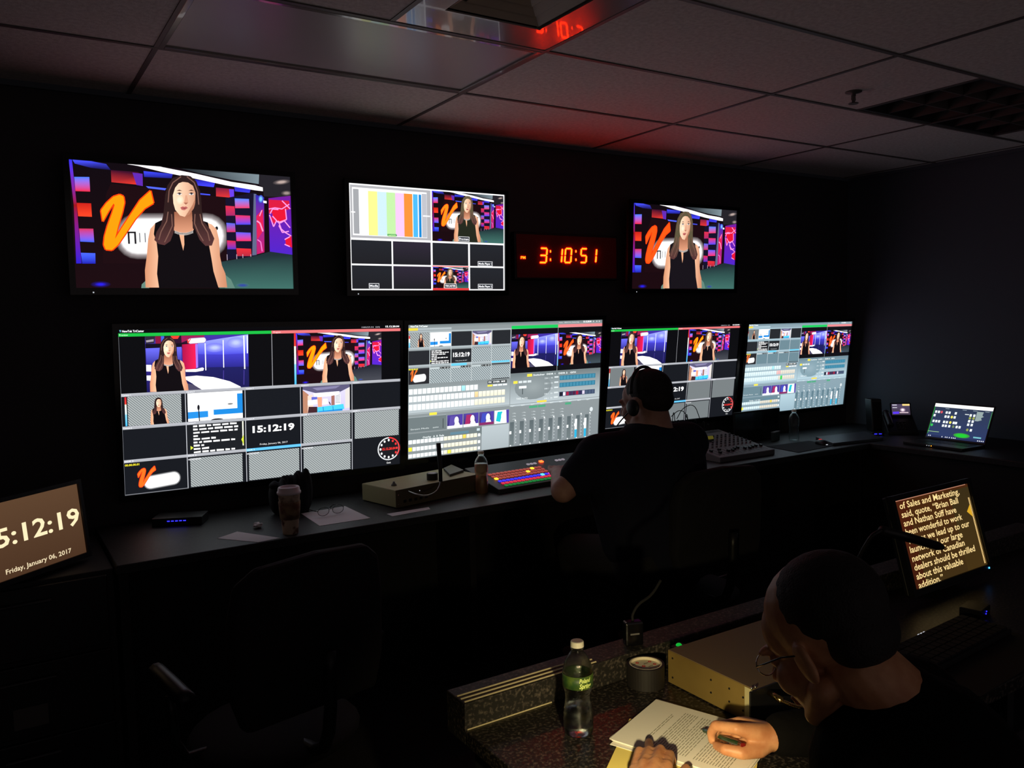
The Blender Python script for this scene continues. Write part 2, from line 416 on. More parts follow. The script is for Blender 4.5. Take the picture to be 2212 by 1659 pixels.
def woman(c, hair=(44, 28, 28), hair_hi=(120, 84, 74), top=(14, 10, 14), lod=2):
    """news presenter in a sleeveless black top, drawn in a 1900 x 1300 art space"""
    sk = (226, 168, 132); skd = (176, 112, 84)
    P = c.poly
    P([(1075, 308), (1000, 332), (955, 395), (935, 480), (928, 560), (918, 650), (900, 720), (862, 790), (835, 830), (850, 890), (930, 905), (1010, 850), (1170, 850), (1270, 915), (1340, 905), (1356, 860), (1340, 800), (1300, 755), (1262, 700), (1248, 600), (1242, 500), (1222, 415), (1188, 350), (1140, 315)], hair)
    P([(1012, 620), (1165, 620), (1172, 760), (1200, 800), (1000, 800), (1015, 740)], vg(620, 790, (150, 92, 68), (214, 150, 118)))
    P([(850, 718), (808, 765), (790, 850), (778, 1000), (762, 1120), (768, 1268), (892, 1268), (868, 1150), (878, 1000), (900, 860), (900, 730)], hg(762, 900, (206, 140, 104), (236, 184, 150)))
    P([(1270, 705), (1335, 730), (1375, 770), (1397, 860), (1405, 1000), (1422, 1080), (1452, 1150), (1468, 1268), (1388, 1268), (1350, 1130), (1328, 1000), (1290, 880)], hg(1290, 1460, (236, 184, 150), (196, 132, 100)))
    P([(850, 716), (905, 690), (1000, 775), (1090, 812), (1175, 780), (1250, 696), (1300, 712), (1322, 800), (1310, 900), (1332, 1020), (1350, 1130), (1394, 1272), (884, 1272), (866, 1150), (876, 1000), (862, 880), (838, 810)], top)
    P([(1056, 814), (1097, 814), (1100, 900), (1090, 952), (1074, 890)], sk)
    if lod > 1:
        for i in range(14):
            x = 1018+i*11.5; y = 792+18*math.sin(PI*i/13)
            c.rect(x, y-12, x+6, y+12, (206, 200, 196), fine=True)
    # face
    P([(1078, 366), (1130, 370), (1172, 396), (1194, 455), (1192, 530), (1178, 592), (1142, 642), (1102, 664), (1062, 652), (1022, 604), (1003, 540), (1000, 470), (1013, 412), (1042, 378)], hg(1010, 1200, (252, 216, 184), (204, 148, 118)))
    if lod > 1:
        c.disc(1058, 520, 34, 40, (255, 226, 200), (246, 206, 174), 0.4, 12)
        P([(1108, 480), (1122, 480), (1134, 538), (1116, 552), (1096, 546)], (214, 156, 126))
        P([(1092, 543), (1112, 553), (1132, 543), (1112, 560)], (160, 96, 76), True)
        P([(1170, 560), (1186, 520), (1192, 470), (1196, 540), (1180, 592), (1144, 642), (1104, 664), (1130, 625)], (176, 118, 92))
    for ex in (1056, 1158):
        c.poly([(ex-26, 442), (ex, 432), (ex+26, 443), (ex, 440)], (92, 60, 50), True)
        c.disc(ex, 468, 22, 10, (232, 226, 224), fine=True, n=10); c.disc(ex+2, 468, 9, 9, (70, 78, 88), fine=True, n=8)
        c.poly([(ex-25, 466), (ex, 455), (ex+25, 466), (ex, 461)], (50, 30, 28), True)
    P([(1064, 584), (1085, 574), (1100, 578), (1114, 574), (1130, 588), (1100, 608), (1076, 604)], (186, 104, 98), True)
    P([(1070, 588), (1124, 588), (1100, 595)], (120, 40, 48), True)
    # hair falling over the front
    P([(1085, 312), (1000, 332), (952, 400), (935, 490), (930, 570), (940, 640), (990, 720), (1012, 700), (1000, 640), (1006, 560), (1000, 480), (1020, 415), (1050, 378), (1096, 362)], hair)
    P([(1085, 312), (1150, 318), (1200, 360), (1232, 440), (1244, 540), (1246, 640), (1200, 740), (1166, 700), (1176, 620), (1192, 545), (1194, 460), (1172, 400), (1130, 372), (1086, 366)], hair)
    P([(930, 600), (990, 620), (1012, 690), (1010, 790), (980, 870), (930, 905), (880, 895), (842, 860), (862, 790), (900, 730)], vg(600, 900, hair, (84, 50, 50)))
    P([(1176, 620), (1240, 620), (1262, 700), (1320, 770), (1356, 850), (1335, 910), (1280, 912), (1230, 860), (1196, 780), (1170, 720)], vg(620, 900, hair, (84, 50, 50)))
    if lod > 1:
        for pts in ([(1070, 322), (1000, 372), (968, 440), (960, 540)], [(1120, 322), (1182, 372), (1212, 450), (1222, 560)], [(960, 620), (948, 700), (900, 790), (880, 860)], [(990, 640), (996, 740), (960, 820), (930, 880)], [(1190, 640), (1186, 720), (1220, 800), (1262, 870)], [(1232, 640), (1250, 720), (1300, 800), (1316, 870)]):
            c.line(pts, 9, hair_hi)

LOGO_V = [(385, 605), (430, 545), (490, 490), (545, 472), (578, 488), (586, 540), (568, 620), (532, 740), (505, 850), (560, 760), (640, 640), (720, 520), (810, 440), (835, 545), (760, 590), (680, 680), (600, 800), (530, 900), (480, 945), (425, 940), (408, 900), (415, 830), (440, 740), (480, 630), (502, 560), (492, 548), (450, 612), (400, 700)]
def logo(c, rim=(255, 60, 10), core=(255, 150, 10), bg=(30, 12, 16), word=True):
    c.pill(560, 690, 1420, 965, (250, 250, 250), bg, 62)
    c.line(LOGO_V+[LOGO_V[0]], 20, rim); c.poly(LOGO_V, core)
    if word:
        k = (26, 24, 28)
        for x0 in (612, 668): c.poly([(x0, 790), (x0+16, 790), (x0+22, 893), (x0+6, 893)], k, True)
        c.poly([(612, 788), (684, 788), (684, 802), (612, 802)], k, True)
        for x0 in (712, 758): c.poly([(x0, 800), (x0+8, 800), (x0+12, 880), (x0+4, 880)], (90, 90, 96), True)
        c.disc(1376, 762, 12, 16, k, fine=True)

A_CORN = [(108, 170), (1995, 330), (2032, 1280), (168, 1270)]
def set_a(c, gain=1.0, lod=2, orange=(255, 150, 10), hair=(44, 28, 28), top=(14, 10, 14), floor=((28, 42, 48), (62, 108, 100))):
    """studio A: red and blue tiles, glowing logo, map panels; art space as in A_CORN"""
    P = c.poly
    P([(100, 160), (2050, 160), (2050, 1300), (100, 1300)], vg(200, 1270, (14, 8, 14), (26, 9, 14)))
    P([(140, 172), (300, 186), (430, 210), (470, 262), (300, 242), (160, 205)], vg(180, 255, (70, 80, 255), (20, 14, 60)))
    P([(108, 170), (136, 172), (176, 560), (150, 560)], vg(170, 560, (50, 50, 230), (150, 20, 20)))
    P([(150, 560), (176, 560), (216, 1060), (170, 1060)], vg(560, 1060, (150, 20, 20), (40, 30, 200)))
    P([(155, 318), (285, 320), (292, 445), (165, 440)], vg(330, 440, (70, 120, 255), (225, 40, 60)))
    P([(175, 540), (300, 545), (307, 660), (188, 655)], vg(540, 660, (190, 30, 24), (240, 66, 36)))
    P([(195, 760), (318, 762), (326, 878), (205, 872)], vg(760, 878, (206, 50, 84), (60, 100, 255)))
    P([(210, 968), (335, 972), (337, 1062), (222, 1062)], vg(968, 1062, (70, 100, 255), (30, 30, 170)))
    c.disc(380, 1240, 90, 28, (40, 30, 225), (24, 9, 18), 0.2)
    P([(470, 262), (700, 280), (740, 300), (742, 400), (700, 388), (475, 365)], vg(300, 390, (60, 14, 40), (226, 54, 44)))
    P([(655, 285), (742, 295), (744, 400), (690, 390)], (92, 40, 170))
    P([(750, 272), (1000, 298), (990, 335), (755, 322)], vg(272, 335, (60, 70, 240), (26, 26, 120)))
    P([(770, 400), (945, 420), (935, 436), (790, 418)], (80, 100, 255))
    P([(1188, 345), (1362, 370), (1350, 412), (1200, 396)], vg(345, 412, (30, 30, 160), (70, 70, 250)))
    P([(1230, 462), (1320, 472), (1320, 482), (1230, 474)], (70, 80, 235))
    P([(1368, 415), (1520, 430), (1522, 505), (1370, 490)], vg(415, 500, (110, 26, 60), (214, 50, 50)))
    P([(1480, 430), (1522, 432), (1524, 512), (1490, 500)], (100, 60, 220))
    P([(1525, 405), (1664, 428), (1655, 462), (1530, 448)], vg(405, 460, (40, 40, 190), (60, 60, 220)))
    P([(428, 470), (470, 376), (1180, 470), (1450, 500), (1466, 1030), (900, 1060), (400, 1060)], (27, 10, 15))
    logo(c, core=orange)
    P([(1038, 243), (1400, 268), (1735, 303), (1732, 388), (1500, 350), (1250, 300)], hg(1040, 1735, (16, 20, 24), (120, 136, 144)))
    P([(530, 199), (700, 203), (900, 238), (1200, 298), (1500, 368), (1700, 398), (1766, 416), (1768, 448), (1700, 440), (1450, 396), (1150, 330), (900, 278), (700, 228)], (255, 252, 255))
    P([(1735, 300), (2000, 330), (2005, 505), (1775, 492), (1770, 410), (1735, 396)], (34, 32, 38))
    c.disc(1925, 372, 78, 24, (176, 156, 150), (34, 32, 38), 0.3, rot=-0.1); c.disc(1968, 466, 50, 24, (150, 134, 128), (34, 32, 38), 0.3)
    P([(1450, 505), (1700, 460), (1712, 1000), (1466, 1030)], (20, 16, 40))
    for (x0, y0, x1, y1, a, b) in ((1450, 570, 1528, 655, (216, 44, 70), (160, 40, 100)), (1458, 715, 1532, 795, (70, 100, 230), (200, 50, 90)), (1464, 865, 1538, 942, (216, 40, 60), (70, 50, 190)),
                                   (1528, 508, 1650, 592, (70, 130, 250), (220, 60, 100)), (1535, 650, 1660, 732, (226, 50, 84), (60, 70, 230)), (1540, 795, 1666, 872, (80, 90, 240), (230, 50, 90)), (1545, 932, 1670, 1000, (226, 44, 54), (170, 40, 60))):
        P([(x0, y0), (x1, y0+6), (x1+5, y1), (x0+5, y1)], vg(y0, y1, a, b))
    for x in (1466, 1548, 1600, 1668): c.line([(x, 985), (x+2, 1035)], 5, (190, 170, 190), True)
    P([(1690, 470), (1712, 472), (1718, 990), (1680, 995)], (92, 98, 130))
    P([(1706, 478), (1778, 500), (1784, 968), (1720, 985)], vg(480, 980, (40, 40, 170), (190, 30, 100)))
    P([(1714, 660), (1768, 600), (1776, 780), (1722, 860)], (214, 30, 80)); c.disc(1750, 515, 22, 34, (120, 190, 255), (50, 60, 180), 0.4)
    c.line([(1718, 700), (1745, 720), (1770, 790)], 12, (255, 150, 200)); c.line([(1724, 860), (1752, 880), (1765, 960)], 9, (230, 120, 200)); c.line([(1760, 610), (1740, 660)], 8, (255, 160, 210))
    P([(1770, 528), (1800, 532), (1800, 552), (1772, 548)], (235, 235, 250), True)
    P([(1815, 508), (2005, 488), (2022, 992), (1830, 962)], vg(500, 980, (110, 26, 150), (76, 34, 190)))
    P([(1818, 520), (1990, 530), (1998, 600), (1940, 620), (1820, 640)], (206, 26, 60)); P([(1850, 610), (1960, 600), (1965, 700), (1900, 710), (1850, 670)], (220, 20, 50))
    P([(1830, 660), (1880, 690), (1875, 740), (1845, 700)], (214, 24, 70)); P([(1960, 850), (2012, 830), (2018, 930), (1965, 900)], (220, 20, 50))
    for L in ([(1818, 600), (1870, 590), (1930, 600), (1992, 560)], [(1830, 640), (1850, 600), (1900, 605)], [(1960, 600), (1970, 690), (1900, 715), (1850, 660)], [(1825, 650), (1860, 750), (1885, 700)], [(1900, 700), (1925, 770), (1960, 800), (2010, 830)], [(1915, 720), (1950, 700), (2000, 760)], [(1955, 860), (2000, 835)], [(1955, 900), (2000, 920)], [(1930, 530), (2000, 600)], [(1905, 740), (1935, 800), (1990, 790)]):
        c.line(L, 9, (255, 150, 220))
    P([(1405, 1050), (1700, 1000), (1830, 962), (2022, 990), (2034, 1300), (1400, 1300)], vg(980, 1280, *floor))
    c.disc(1600, 1250, 60, 20, (50, 70, 150), floor[1], 0.3)
    P([(735, 1240), (790, 1190), (800, 1280), (730, 1280)], (96, 130, 118)); P([(1440, 1150), (1500, 1200), (1535, 1275), (1450, 1275)], (92, 128, 116))
    woman(c, hair=hair, top=top, lod=lod)

B_CORN = [(325, 180), (1258, 180), (1275, 640), (350, 675)]
def set_b(c, lod=2):
    """studio B: violet wall with light poles and a white curved desk"""
    P = c.poly
    P([(300, 170), (1300, 170), (1300, 700), (300, 700)], vg(180, 660, (60, 44, 150), (20, 20, 70)))
    P([(325, 180), (420, 180), (410, 240), (335, 245)], (40, 36, 50)); P([(335, 215), (405, 205), (405, 225), (340, 232)], (150, 140, 150))
    P([(418, 180), (470, 180), (475, 250), (425, 250)], (120, 20, 56)); P([(472, 180), (500, 180), (502, 250), (476, 250)], (60, 90, 200))
    P([(500, 180), (720, 180), (740, 250), (505, 250)], (40, 16, 40)); P([(560, 180), (640, 180), (625, 206), (575, 206)], (226, 60, 44))
    P([(655, 180), (865, 180), (862, 206), (735, 212), (660, 240)], (140, 26, 76))
    P([(330, 245), (740, 245), (800, 255), (660, 290), (332, 285)], (16, 12, 26))
    P([(332, 285), (660, 278), (662, 440), (345, 440)], vg(285, 440, (96, 96, 220), (36, 34, 120)))
    P([(663, 256), (802, 250), (810, 470), (690, 482), (672, 400)], hg(663, 805, (150, 16, 66), (226, 30, 76)))
    P([(784, 256), (806, 256), (812, 465), (795, 475)], (150, 110, 240))
    P([(806, 240), (1020, 210), (1258, 180), (1262, 350), (1030, 355), (812, 345)], vg(180, 350, (150, 160, 250), (70, 70, 200)))
    P([(812, 345), (1030, 352), (1262, 345), (1266, 470), (815, 470)], vg(345, 470, (60, 56, 180), (36, 34, 120)))
    c.disc(960, 290, 90, 40, (170, 180, 255), (104, 106, 224), 0.2); c.disc(1150, 250, 80, 46, (170, 180, 255), (120, 124, 232), 0.2)
    P([(812, 462), (1268, 462), (1275, 690), (700, 690), (700, 500)], vg(470, 660, (28, 28, 84), (24, 22, 70)))
    for (x0, y0, x1, y1, wd) in ((872, 250, 882, 488, 9), (1034, 225, 1043, 466, 8), (1219, 190, 1232, 482, 11), (1250, 190, 1254, 345, 9)): c.line([(x0, y0), (x1, y1)], wd, (236, 236, 255))
    for x in (1042, 1226): c.line([(x, 490), (x, 620)], 8, (60, 50, 130))
    c.pill(722, 207, 874, 243, (250, 250, 252), (90, 60, 130), 8, rot=-0.05); c.poly([(708, 212), (716, 208), (722, 230), (738, 205), (744, 208), (724, 246), (714, 246)], (230, 60, 50), True)
    P([(698, 478), (800, 474), (850, 462), (866, 470), (858, 490), (790, 500), (700, 498)], (246, 246, 252))
    P([(700, 540), (800, 533), (950, 548), (1100, 588), (1198, 636), (1195, 690), (880, 690), (760, 600), (700, 566)], (250, 248, 252))
    P([(716, 600), (770, 610), (860, 664), (720, 690)], (70, 66, 90))
    P([(340, 430), (388, 432), (386, 490), (342, 488)], (246, 246, 250)); P([(345, 525), (384, 525), (382, 572), (347, 568)], (246, 246, 250))
    c.push(fn=lambda p: (545+(p[0]-1100)*0.5, 296+(p[1]-520)*0.5)); woman(c, lod=lod); c.pop()

def presenter_only(c, rect, lod=1):
    c.push(rect, lambda p: ((p[0]-100)/1900, (p[1]-250)/1020)); woman(c, lod=lod); c.pop()
def show_a(c, rect, **k): c.push(rect, hom(A_CORN)); set_a(c, **k); c.pop()
def show_b(c, rect, **k): c.push(rect, hom(B_CORN)); set_b(c, **k); c.pop()

def stripes(c, x0, y0, x1, y1, n=30, base=(104, 110, 112), hi=(160, 166, 166)):
    c.rect(x0, y0, x1, y1, base); c.push((x0, y0, x1, y1))
    if n:
        st = 1.6/n
        for i in range(-int(0.8/st)-1, int(1.0/st)+2):
            a = i*st; c.poly([(a, 0), (a+st*0.55, 0), (a+st*0.55+0.62, 1), (a+0.62, 1)], hi, True)
    c.pop()
def studio_photo(c, x0, y0, x1, y1):
    c.push((x0, y0, x1, y1)); P = c.poly
    c.rect(0, 0, 1, 1, (200, 196, 226), (190, 180, 210)); P([(0, 0), (1, 0), (1, .1), (.75, .3), (.3, .28), (0, .1)], (84, 80, 110))
    P([(.2, .06), (.8, .02), (.7, .12), (.3, .16)], (120, 116, 150)); P([(0, .12), (.12, .3), (.12, 1), (0, 1)], (170, 120, 96))
    P([(.1, .35), (.2, .3), (.22, .95), (.1, 1)], (226, 196, 180)); P([(.22, .26), (.78, .24), (.76, .4), (.24, .42)], (240, 244, 255))
    P([(.18, .4), (.3, .4), (.3, .6), (.18, .6)], (90, 96, 190)); P([(.3, .42), (.4, .42), (.4, .9), (.32, .9)], (220, 150, 120))
    P([(.1, .52), (.3, .5), (.3, .68), (.1, .7)], (246, 250, 255)); P([(.42, .5), (.52, .5), (.53, .7), (.4, .72)], (246, 250, 255)); P([(.6, .4), (.67, .38), (.67, .8), (.6, .82)], (150, 100, 90))
    P([(.68, .36), (.8, .34), (.8, .74), (.68, .76)], (216, 218, 230))
    for i in range(6): c.line([(.69, .42+i*.05), (.79, .38+i*.06)], .012, (60, 60, 70), True)
    P([(.12, .76), (.3, .78), (.3, 1), (.1, 1)], (60, 34, 40)); P([(.3, .8), (.86, .74), (.88, .94), (.3, 1)], (70, 190, 240)); P([(.32, .96), (.84, .92), (.84, 1), (.32, 1)], (30, 130, 200))
    for x in (.42, .63): c.line([(x, .8), (x+.01, .97)], .012, (20, 90, 160), True)
    P([(.9, .2), (1, .1), (1, .9), (.9, .92)], (206, 200, 196)); c.line([(.55, .62), (.58, .74)], .02, (20, 20, 30), True); c.pop()
def slide(c, x0, y0, x1, y1):
    c.push((x0, y0, x1, y1)); c.rect(0, 0, 1, 1, (250, 251, 252)); c.poly([(.9, .1), (1, .1), (1, .82), (.46, .82), (.46, .63), (.9, .63)], (28, 124, 200))
    c.poly([(0, .66), (.36, .66), (.36, .88), (0, .9)], (36, 130, 206)); c.line([(0, .5), (.86, .56)], .006, (190, 190, 196), True)
    c.line([(.19, .5), (.2, 1)], .018, (30, 30, 36), True); c.disc(.19, .52, .022, .1, (24, 24, 30), fine=True); c.disc(.52, 1.02, .12, .07, (40, 40, 46)); c.disc(.77, .46, .05, .03, (110, 110, 110), fine=True)
    c.pop()
def script_lines(c, x0, y0, x1, y1, n=9, seed=3):
    rr = random.Random(seed); c.push((x0, y0, x1, y1))
    for i in range(n):
        x = .06; y = (i+.2)/n
        while x < .86:
            wd = rr.uniform(.05, .17); wd = min(wd, .93-x); c.poly([(x, y+rr.uniform(0, .02)), (x+wd, y+rr.uniform(0, .02)), (x+wd, y+.62/n), (x, y+.62/n)], (238, 238, 238), True); x += wd+.03
            if rr.random() < .12: break
    c.poly([(0, .72), (.055, .79), (0, .86)], (200, 214, 60), True); c.pop()
def colour_strip(c, x0, y0, x1, y1):
    for a, b, k, k2 in ((0, .25, (190, 30, 40), (210, 60, 50)), (.25, .6, (236, 226, 200), (200, 226, 240)), (.6, 1, (130, 200, 240), (60, 170, 230))): c.rect(x0, y0+(y1-y0)*a, x1, y0+(y1-y0)*b, k, k2)
def dial(c, cx, cy, rx, asp=16/9):
    ry = rx*asp; c.disc(cx, cy, rx, ry, (206, 208, 210), n=28); c.disc(cx, cy, rx*.9, ry*.9, (24, 24, 28), n=28)
    for i in range(16):
        a = -PI/2+PI*(i/16)*0.72; a2 = -PI/2+PI*((i+1)/16)*.72
        q = [(cx+rx*k*math.cos(t), cy+ry*k*math.sin(t)) for k, t in ((.9, a), (.9, a2), (1.0, a2), (1.0, a))]; c.poly(q, (216, 40, 44), True)
    for i in range(12):
        a = i*PI/6-PI/2; k = (226, 226, 226) if i > 4 or i == 0 else (226, 50, 50); c.disc(cx+rx*.74*math.cos(a), cy+ry*.74*math.sin(a), rx*.09, ry*.11, k, n=8, fine=True)
    c.text('15.12.20.04', cx-rx*.58, cy+ry*.1, ry*.2, (240, 50, 46), w=rx*1.2, bold=.03)

def multiview(c, fine=True, hair=(44, 28, 28)):
    """the production software's multiview: two big pictures over three rows of five"""
    bar = (166, 168, 174); dark = (20, 22, 27)
    c.rect(0, 0, 1, 1, dark); c.rect(0, 0, 1, .025, (6, 6, 8)); c.rect(0, .045, 1, .384, (9, 9, 12))
    c.text('NewTek TriCaster', .012, .019, .0125, (240, 240, 244), w=.066, bold=.02); c.poly([(.004, .006), (.009, .006), (.007, .02)], (110, 190, 220), True)
    c.text('15.12.20.04', .938, .017, .012, (236, 236, 238), w=.058, bold=.03); c.text('1080/59.94  50%', .84, .018, .009, (170, 170, 176), w=.075)
    c.rect(0, .025, .498, .0445, (24, 168, 60)); c.rect(.498, .025, 1, .0445, (206, 104, 106)); c.text('Preview', .003, .04, .01, (200, 240, 206), w=.026); c.text('Program', .505, .04, .01, (250, 210, 210), w=.026)
    show_b(c, (.08, .046, .4155, .383)); colour_strip(c, .579, .046, .586, .383); show_a(c, (.586, .046, .921, .383), hair=hair, floor=((30, 32, 42), (64, 66, 74)))
    c.rect(.4975, .045, .4995, .384, (150, 150, 156))
    # row 1
    stripes(c, .0195, .403, .186, .58, 30 if fine else 0); colour_strip(c, .011, .405, .0165, .578)
    c.push((.0195, .403, .186, .58)); presenter_only(c, (.08, 0.02, 1.02, 1.0)); c.pop()
    slide(c, .207, .403, .391, .58); c.rect(.4, .402, .6, .582, dark); studio_photo(c, .609, .403, .791, .582)
    # row 2
    c.rect(.203, .6, .395, .785, (26, 28, 32)); script_lines(c, .212, .6, .386, .785, 9); c.rect(.388, .602, .3925, .76, (236, 238, 210)); c.poly([(.384, .72), (.3925, .69), (.3925, .76)], (200, 214, 60), True)
    c.text('15:12:19', .424, .683, .042, (250, 250, 250), w=.152, bold=.035); c.text('Friday, January 06, 2017', .449, .769, .011, (226, 226, 226), w=.101)
    stripes(c, .609, .602, .792, .785, 30 if fine else 0); stripes(c, .8105, .602, .994, .787, 30 if fine else 0)
    # row 3
    c.push((.012, .815, .188, .99), lambda p: ((p[0]-150)/1400, (p[1]-350)/720)); c.pill(560, 690, 1420, 965, (250, 250, 250), dark, 50, rot=-.08); c.line(LOGO_V+[LOGO_V[0]], 26, (236, 50, 16)); c.poly(LOGO_V, (255, 104, 30)); 
    for x in (640, 690, 1060, 1120, 1180, 1240): c.poly([(x, 770), (x+10, 770), (x+14, 860), (x+4, 860)], (190, 180, 200), True)
    c.pop(); c.text('00.00.00.01', .004, .823, .012, (226, 214, 40), w=.044, bold=.03)
    stripes(c, .2095, .812, .3855, .996, 30 if fine else 0); stripes(c, .409, .812, .592, .996, 30 if fine else 0); stripes(c, .609, .812, .792, .996, 30 if fine else 0)
    for x in (.203, .402, .602): c.text('00.00.00.04', x, .823, .009, (210, 210, 214), w=.042, bold=.03)
    dial(c, .952, .881, .047); c.text('Clock', .943, .988, .011, (220, 220, 220), w=.018, bold=.02)
    # bars and dividers
    for y0, y1 in ((.383, .402), (.581, .6)): c.rect(0, y0, 1, y1, bar, (150, 152, 158))
    c.rect(0, .785, .4, .803, bar, (150, 152, 158)); c.rect(.4, .785, .6, .803, (90, 176, 226)); c.rect(.6, .785, .8, .803, bar, (150, 152, 158))
    for i, (x, y) in enumerate([(k*.2+.004, yy) for yy in (.398, .596, .799) for k in range(5)]):
        if i < 13: c.text(('Camera %d' % (i+1)) if i < 8 else ('DDR %d' % (i-7)), x, y, .009, (244, 244, 248), w=.026)
    for x in (.2, .4, .6, .8): c.rect(x-.0012, .402, x+.0012, 1 if x > 0 else 1, (176, 178, 184))
    for p in ([(0, .045), (0.0015, .045), (0.0015, 1), (0, 1)], [(0, .9965), (.2, .9965), (.2, 1), (0, 1)]): c.poly(p, (120, 122, 128), True)

def keyrow(c, x0, x1, y0, y1, n, col, special=None):
    wd = (x1-x0)/n
    for i in range(n):
        k = (special or {}).get(i, col(i) if callable(col) else col); c.rect(x0+i*wd, y0, x0+(i+.86)*wd, y1, k, tuple(v*.9 for v in k))
def control_ui(c, blue=0, fine=True):
    """the production software's control page: monitors, switcher rows, mixer"""
    g = (124, 132, 134) if not blue else (122, 142, 152); g2 = (100, 110, 112) if not blue else (96, 120, 130); bright = (166, 176, 180) if not blue else (160, 184, 194); dark = (34, 36, 40)
    c.rect(0, 0, 1, 1, g); c.rect(0, 0, 1, .024, g2, g); c.text('NewTek TriCaster', .012, .019, .013, (240, 244, 244), w=.078, bold=.02)
    c.text('15.12.20.04', .89, .019, .013, (244, 246, 246), w=.046, bold=.03); c.text('Admin  1080/59.94 | Online Help', .75, .019, .009, (206, 212, 212), w=.115)
    for x in (.945, .965, .98): c.rect(x, .008, x+.006, .018, (190, 196, 196))
    c.rect(0, .025, .045, .043, (226, 196, 60)); c.rect(.045, .027, .2, .055, bright, g); c.rect(.075, .045, .085, .056, (30, 180, 130)); c.rect(.0, .043, .497, .056, g, bright)
    cs = [0.002, .1, .199, .299, .397]; ce = .494
    xs = cs+[ce]
    def cell(i, y0, y1): return xs[i]+.002, y0, xs[i+1]-.002, y1
    # row one
    a = cell(0, .06, .165); stripes(c, *a, 14 if fine else 0); colour_strip(c, a[0], .08, a[0]+.006, .165); c.push(a); presenter_only(c, (.12, 0, 1, 1), 1); c.pop()
    slide(c, *cell(1, .06, .165)); c.rect(*cell(2, .06, .168), dark); studio_photo(c, *cell(3, .06, .167)); c.rect(*cell(4, .06, .168), dark)
    for y in (.168, .298): c.rect(0, y, .495, y+.022, bright, g)
    c.rect(*cell(0, .192, .296), dark); a = cell(1, .192, .296); c.rect(*a, (24, 24, 28)); script_lines(c, *a, 8, seed=5)
    a = cell(2, .192, .296); c.rect(*a, (32, 34, 38)); c.text('15:12:19', a[0]+.008, .25, .03, (246, 246, 248), w=.08, bold=.04); c.text('Friday, January 06, 2017', a[0]+.02, .285, .008, (200, 204, 206), w=.055)
    stripes(c, *cell(3, .192, .296), 14 if fine else 0, g2, bright); stripes(c, *cell(4, .192, .296), 14 if fine else 0, g2, bright)
    c.rect(.199, .3, .275, .318, (96, 186, 220)); c.rect(.397, .298, .49, .312, (96, 186, 220))
    a = cell(0, .322, .44); c.rect(*a, (36, 36, 40)); c.push(a, lambda p: ((p[0]-250)/1400, (p[1]-420)/650)); c.pill(560, 690, 1420, 965, (248, 250, 250), (36, 36, 40), 30, rot=-.05); c.poly(LOGO_V, (236, 110, 40)); c.pop()
    c.text('00.00.00.01', .004, .333, .011, (222, 216, 70), w=.042, bold=.04)
    for i in (1, 2, 3, 4): stripes(c, *cell(i, .336, .44), 14 if fine else 0, g2, bright)
    for i in (1, 2, 3): c.rect(xs[i]+.002, .322, xs[i]+.045, .334, (176, 186, 188)); c.rect(xs[i]+.05, .322, xs[i]+.093, .334, (40, 42, 44)); c.text('1 0 0', xs[i]+.055, .332, .008, (210, 214, 214), w=.034)
    c.rect(.399, .318, .492, .326, dark); c.rect(.399, .436, .492, .442, dark)
    for x in xs: c.rect(x-.001, .056, x+.001, .442, (188, 196, 198))
    # preview and program
    c.rect(.497, .03, .747, .055, (24, 180, 80)); c.rect(.747, .03, 1, .055, (206, 120, 124)); c.rect(.497, .056, 1, .408, (14, 14, 18))
    show_b(c, (.498, .1, .747, .365), lod=1); colour_strip(c, .7475, .1, .752, .368); show_a(c, (.752, .1, .998, .365), lod=1, orange=(255, 96, 30), floor=((30, 36, 46), (60, 72, 80))); c.rect(.746, .056, .748, .408, (150, 156, 160))
    # switcher rows
    wht = (236, 244, 244) if not blue else (206, 226, 230); crm = (240, 232, 206) if not blue else (214, 206, 190)
    c.rect(.0, .455, .495, .66, g, bright)
    c.rect(.38, .452, .478, .478, (66, 70, 72)); c.text('FX  OVER  M/E', .385, .47, .012, (226, 230, 230), w=.085, bold=.03); c.rect(.38, .484, .405, .498, (226, 206, 70))
    for i in range(3): c.rect(.408+i*.025, .484, .43+i*.025, .497, (214, 220, 222))
    keyrow(c, .006, .334, .475, .515, 16, wht, {12: (160, 220, 230)}); keyrow(c, .006, .472, .53, .572, 24, lambda i: wht if i < 16 else crm, {16: (236, 204, 150)} if not blue else {16: (230, 170, 170), 15: (230, 180, 176)})
    keyrow(c, .006, .472, .59, .634, 24, lambda i: wht if i < 16 else crm, {} if not blue else {17: (60, 200, 80)})
    # transition panel
    c.rect(.498, .41, 1, .655, g2, bright); c.disc(.62, .53, .10, .10, (134, 143, 145) if not blue else (130, 152, 162), (117, 126, 129) if not blue else (112, 138, 148), .1)
    c.rect(.585, .42, .612, .442, (222, 204, 70)); c.text('Switcher  DDR 1   DDR 2   GFX', .618, .438, .013, (226, 232, 232), w=.24, bold=.02); c.rect(.513, .47, .535, .492, (222, 204, 70))
    for i in range(3): c.rect(.54+i*.024, .472, .56+i*.024, .49, (196, 204, 206))
    c.rect(.543, .514, .583, .534, (220, 226, 228)); c.rect(.561, .534, .5645, .582, (50, 60, 62)); c.text('TAKE  AUTO', .53, .622, .014, (222, 228, 228), w=.06)
    for k, y in enumerate((.455, .498, .541, .584, .622)):
        c.text('DSK 1   FX', .682, y+.016, .012, (216, 224, 226), w=.045); c.rect(.735, y, .758, y+.012, (196, 204, 206))
    for y, col in ((.452, (40, 104, 130)), (.512, (40, 104, 130)), (.588, (46, 60, 84))):
        c.rect(.765, y, .972, y+.038, col)
        for i in range(11): c.rect(.768+i*.0185, y+.004, .782+i*.0185, y+.034, tuple(v+22 for v in col))
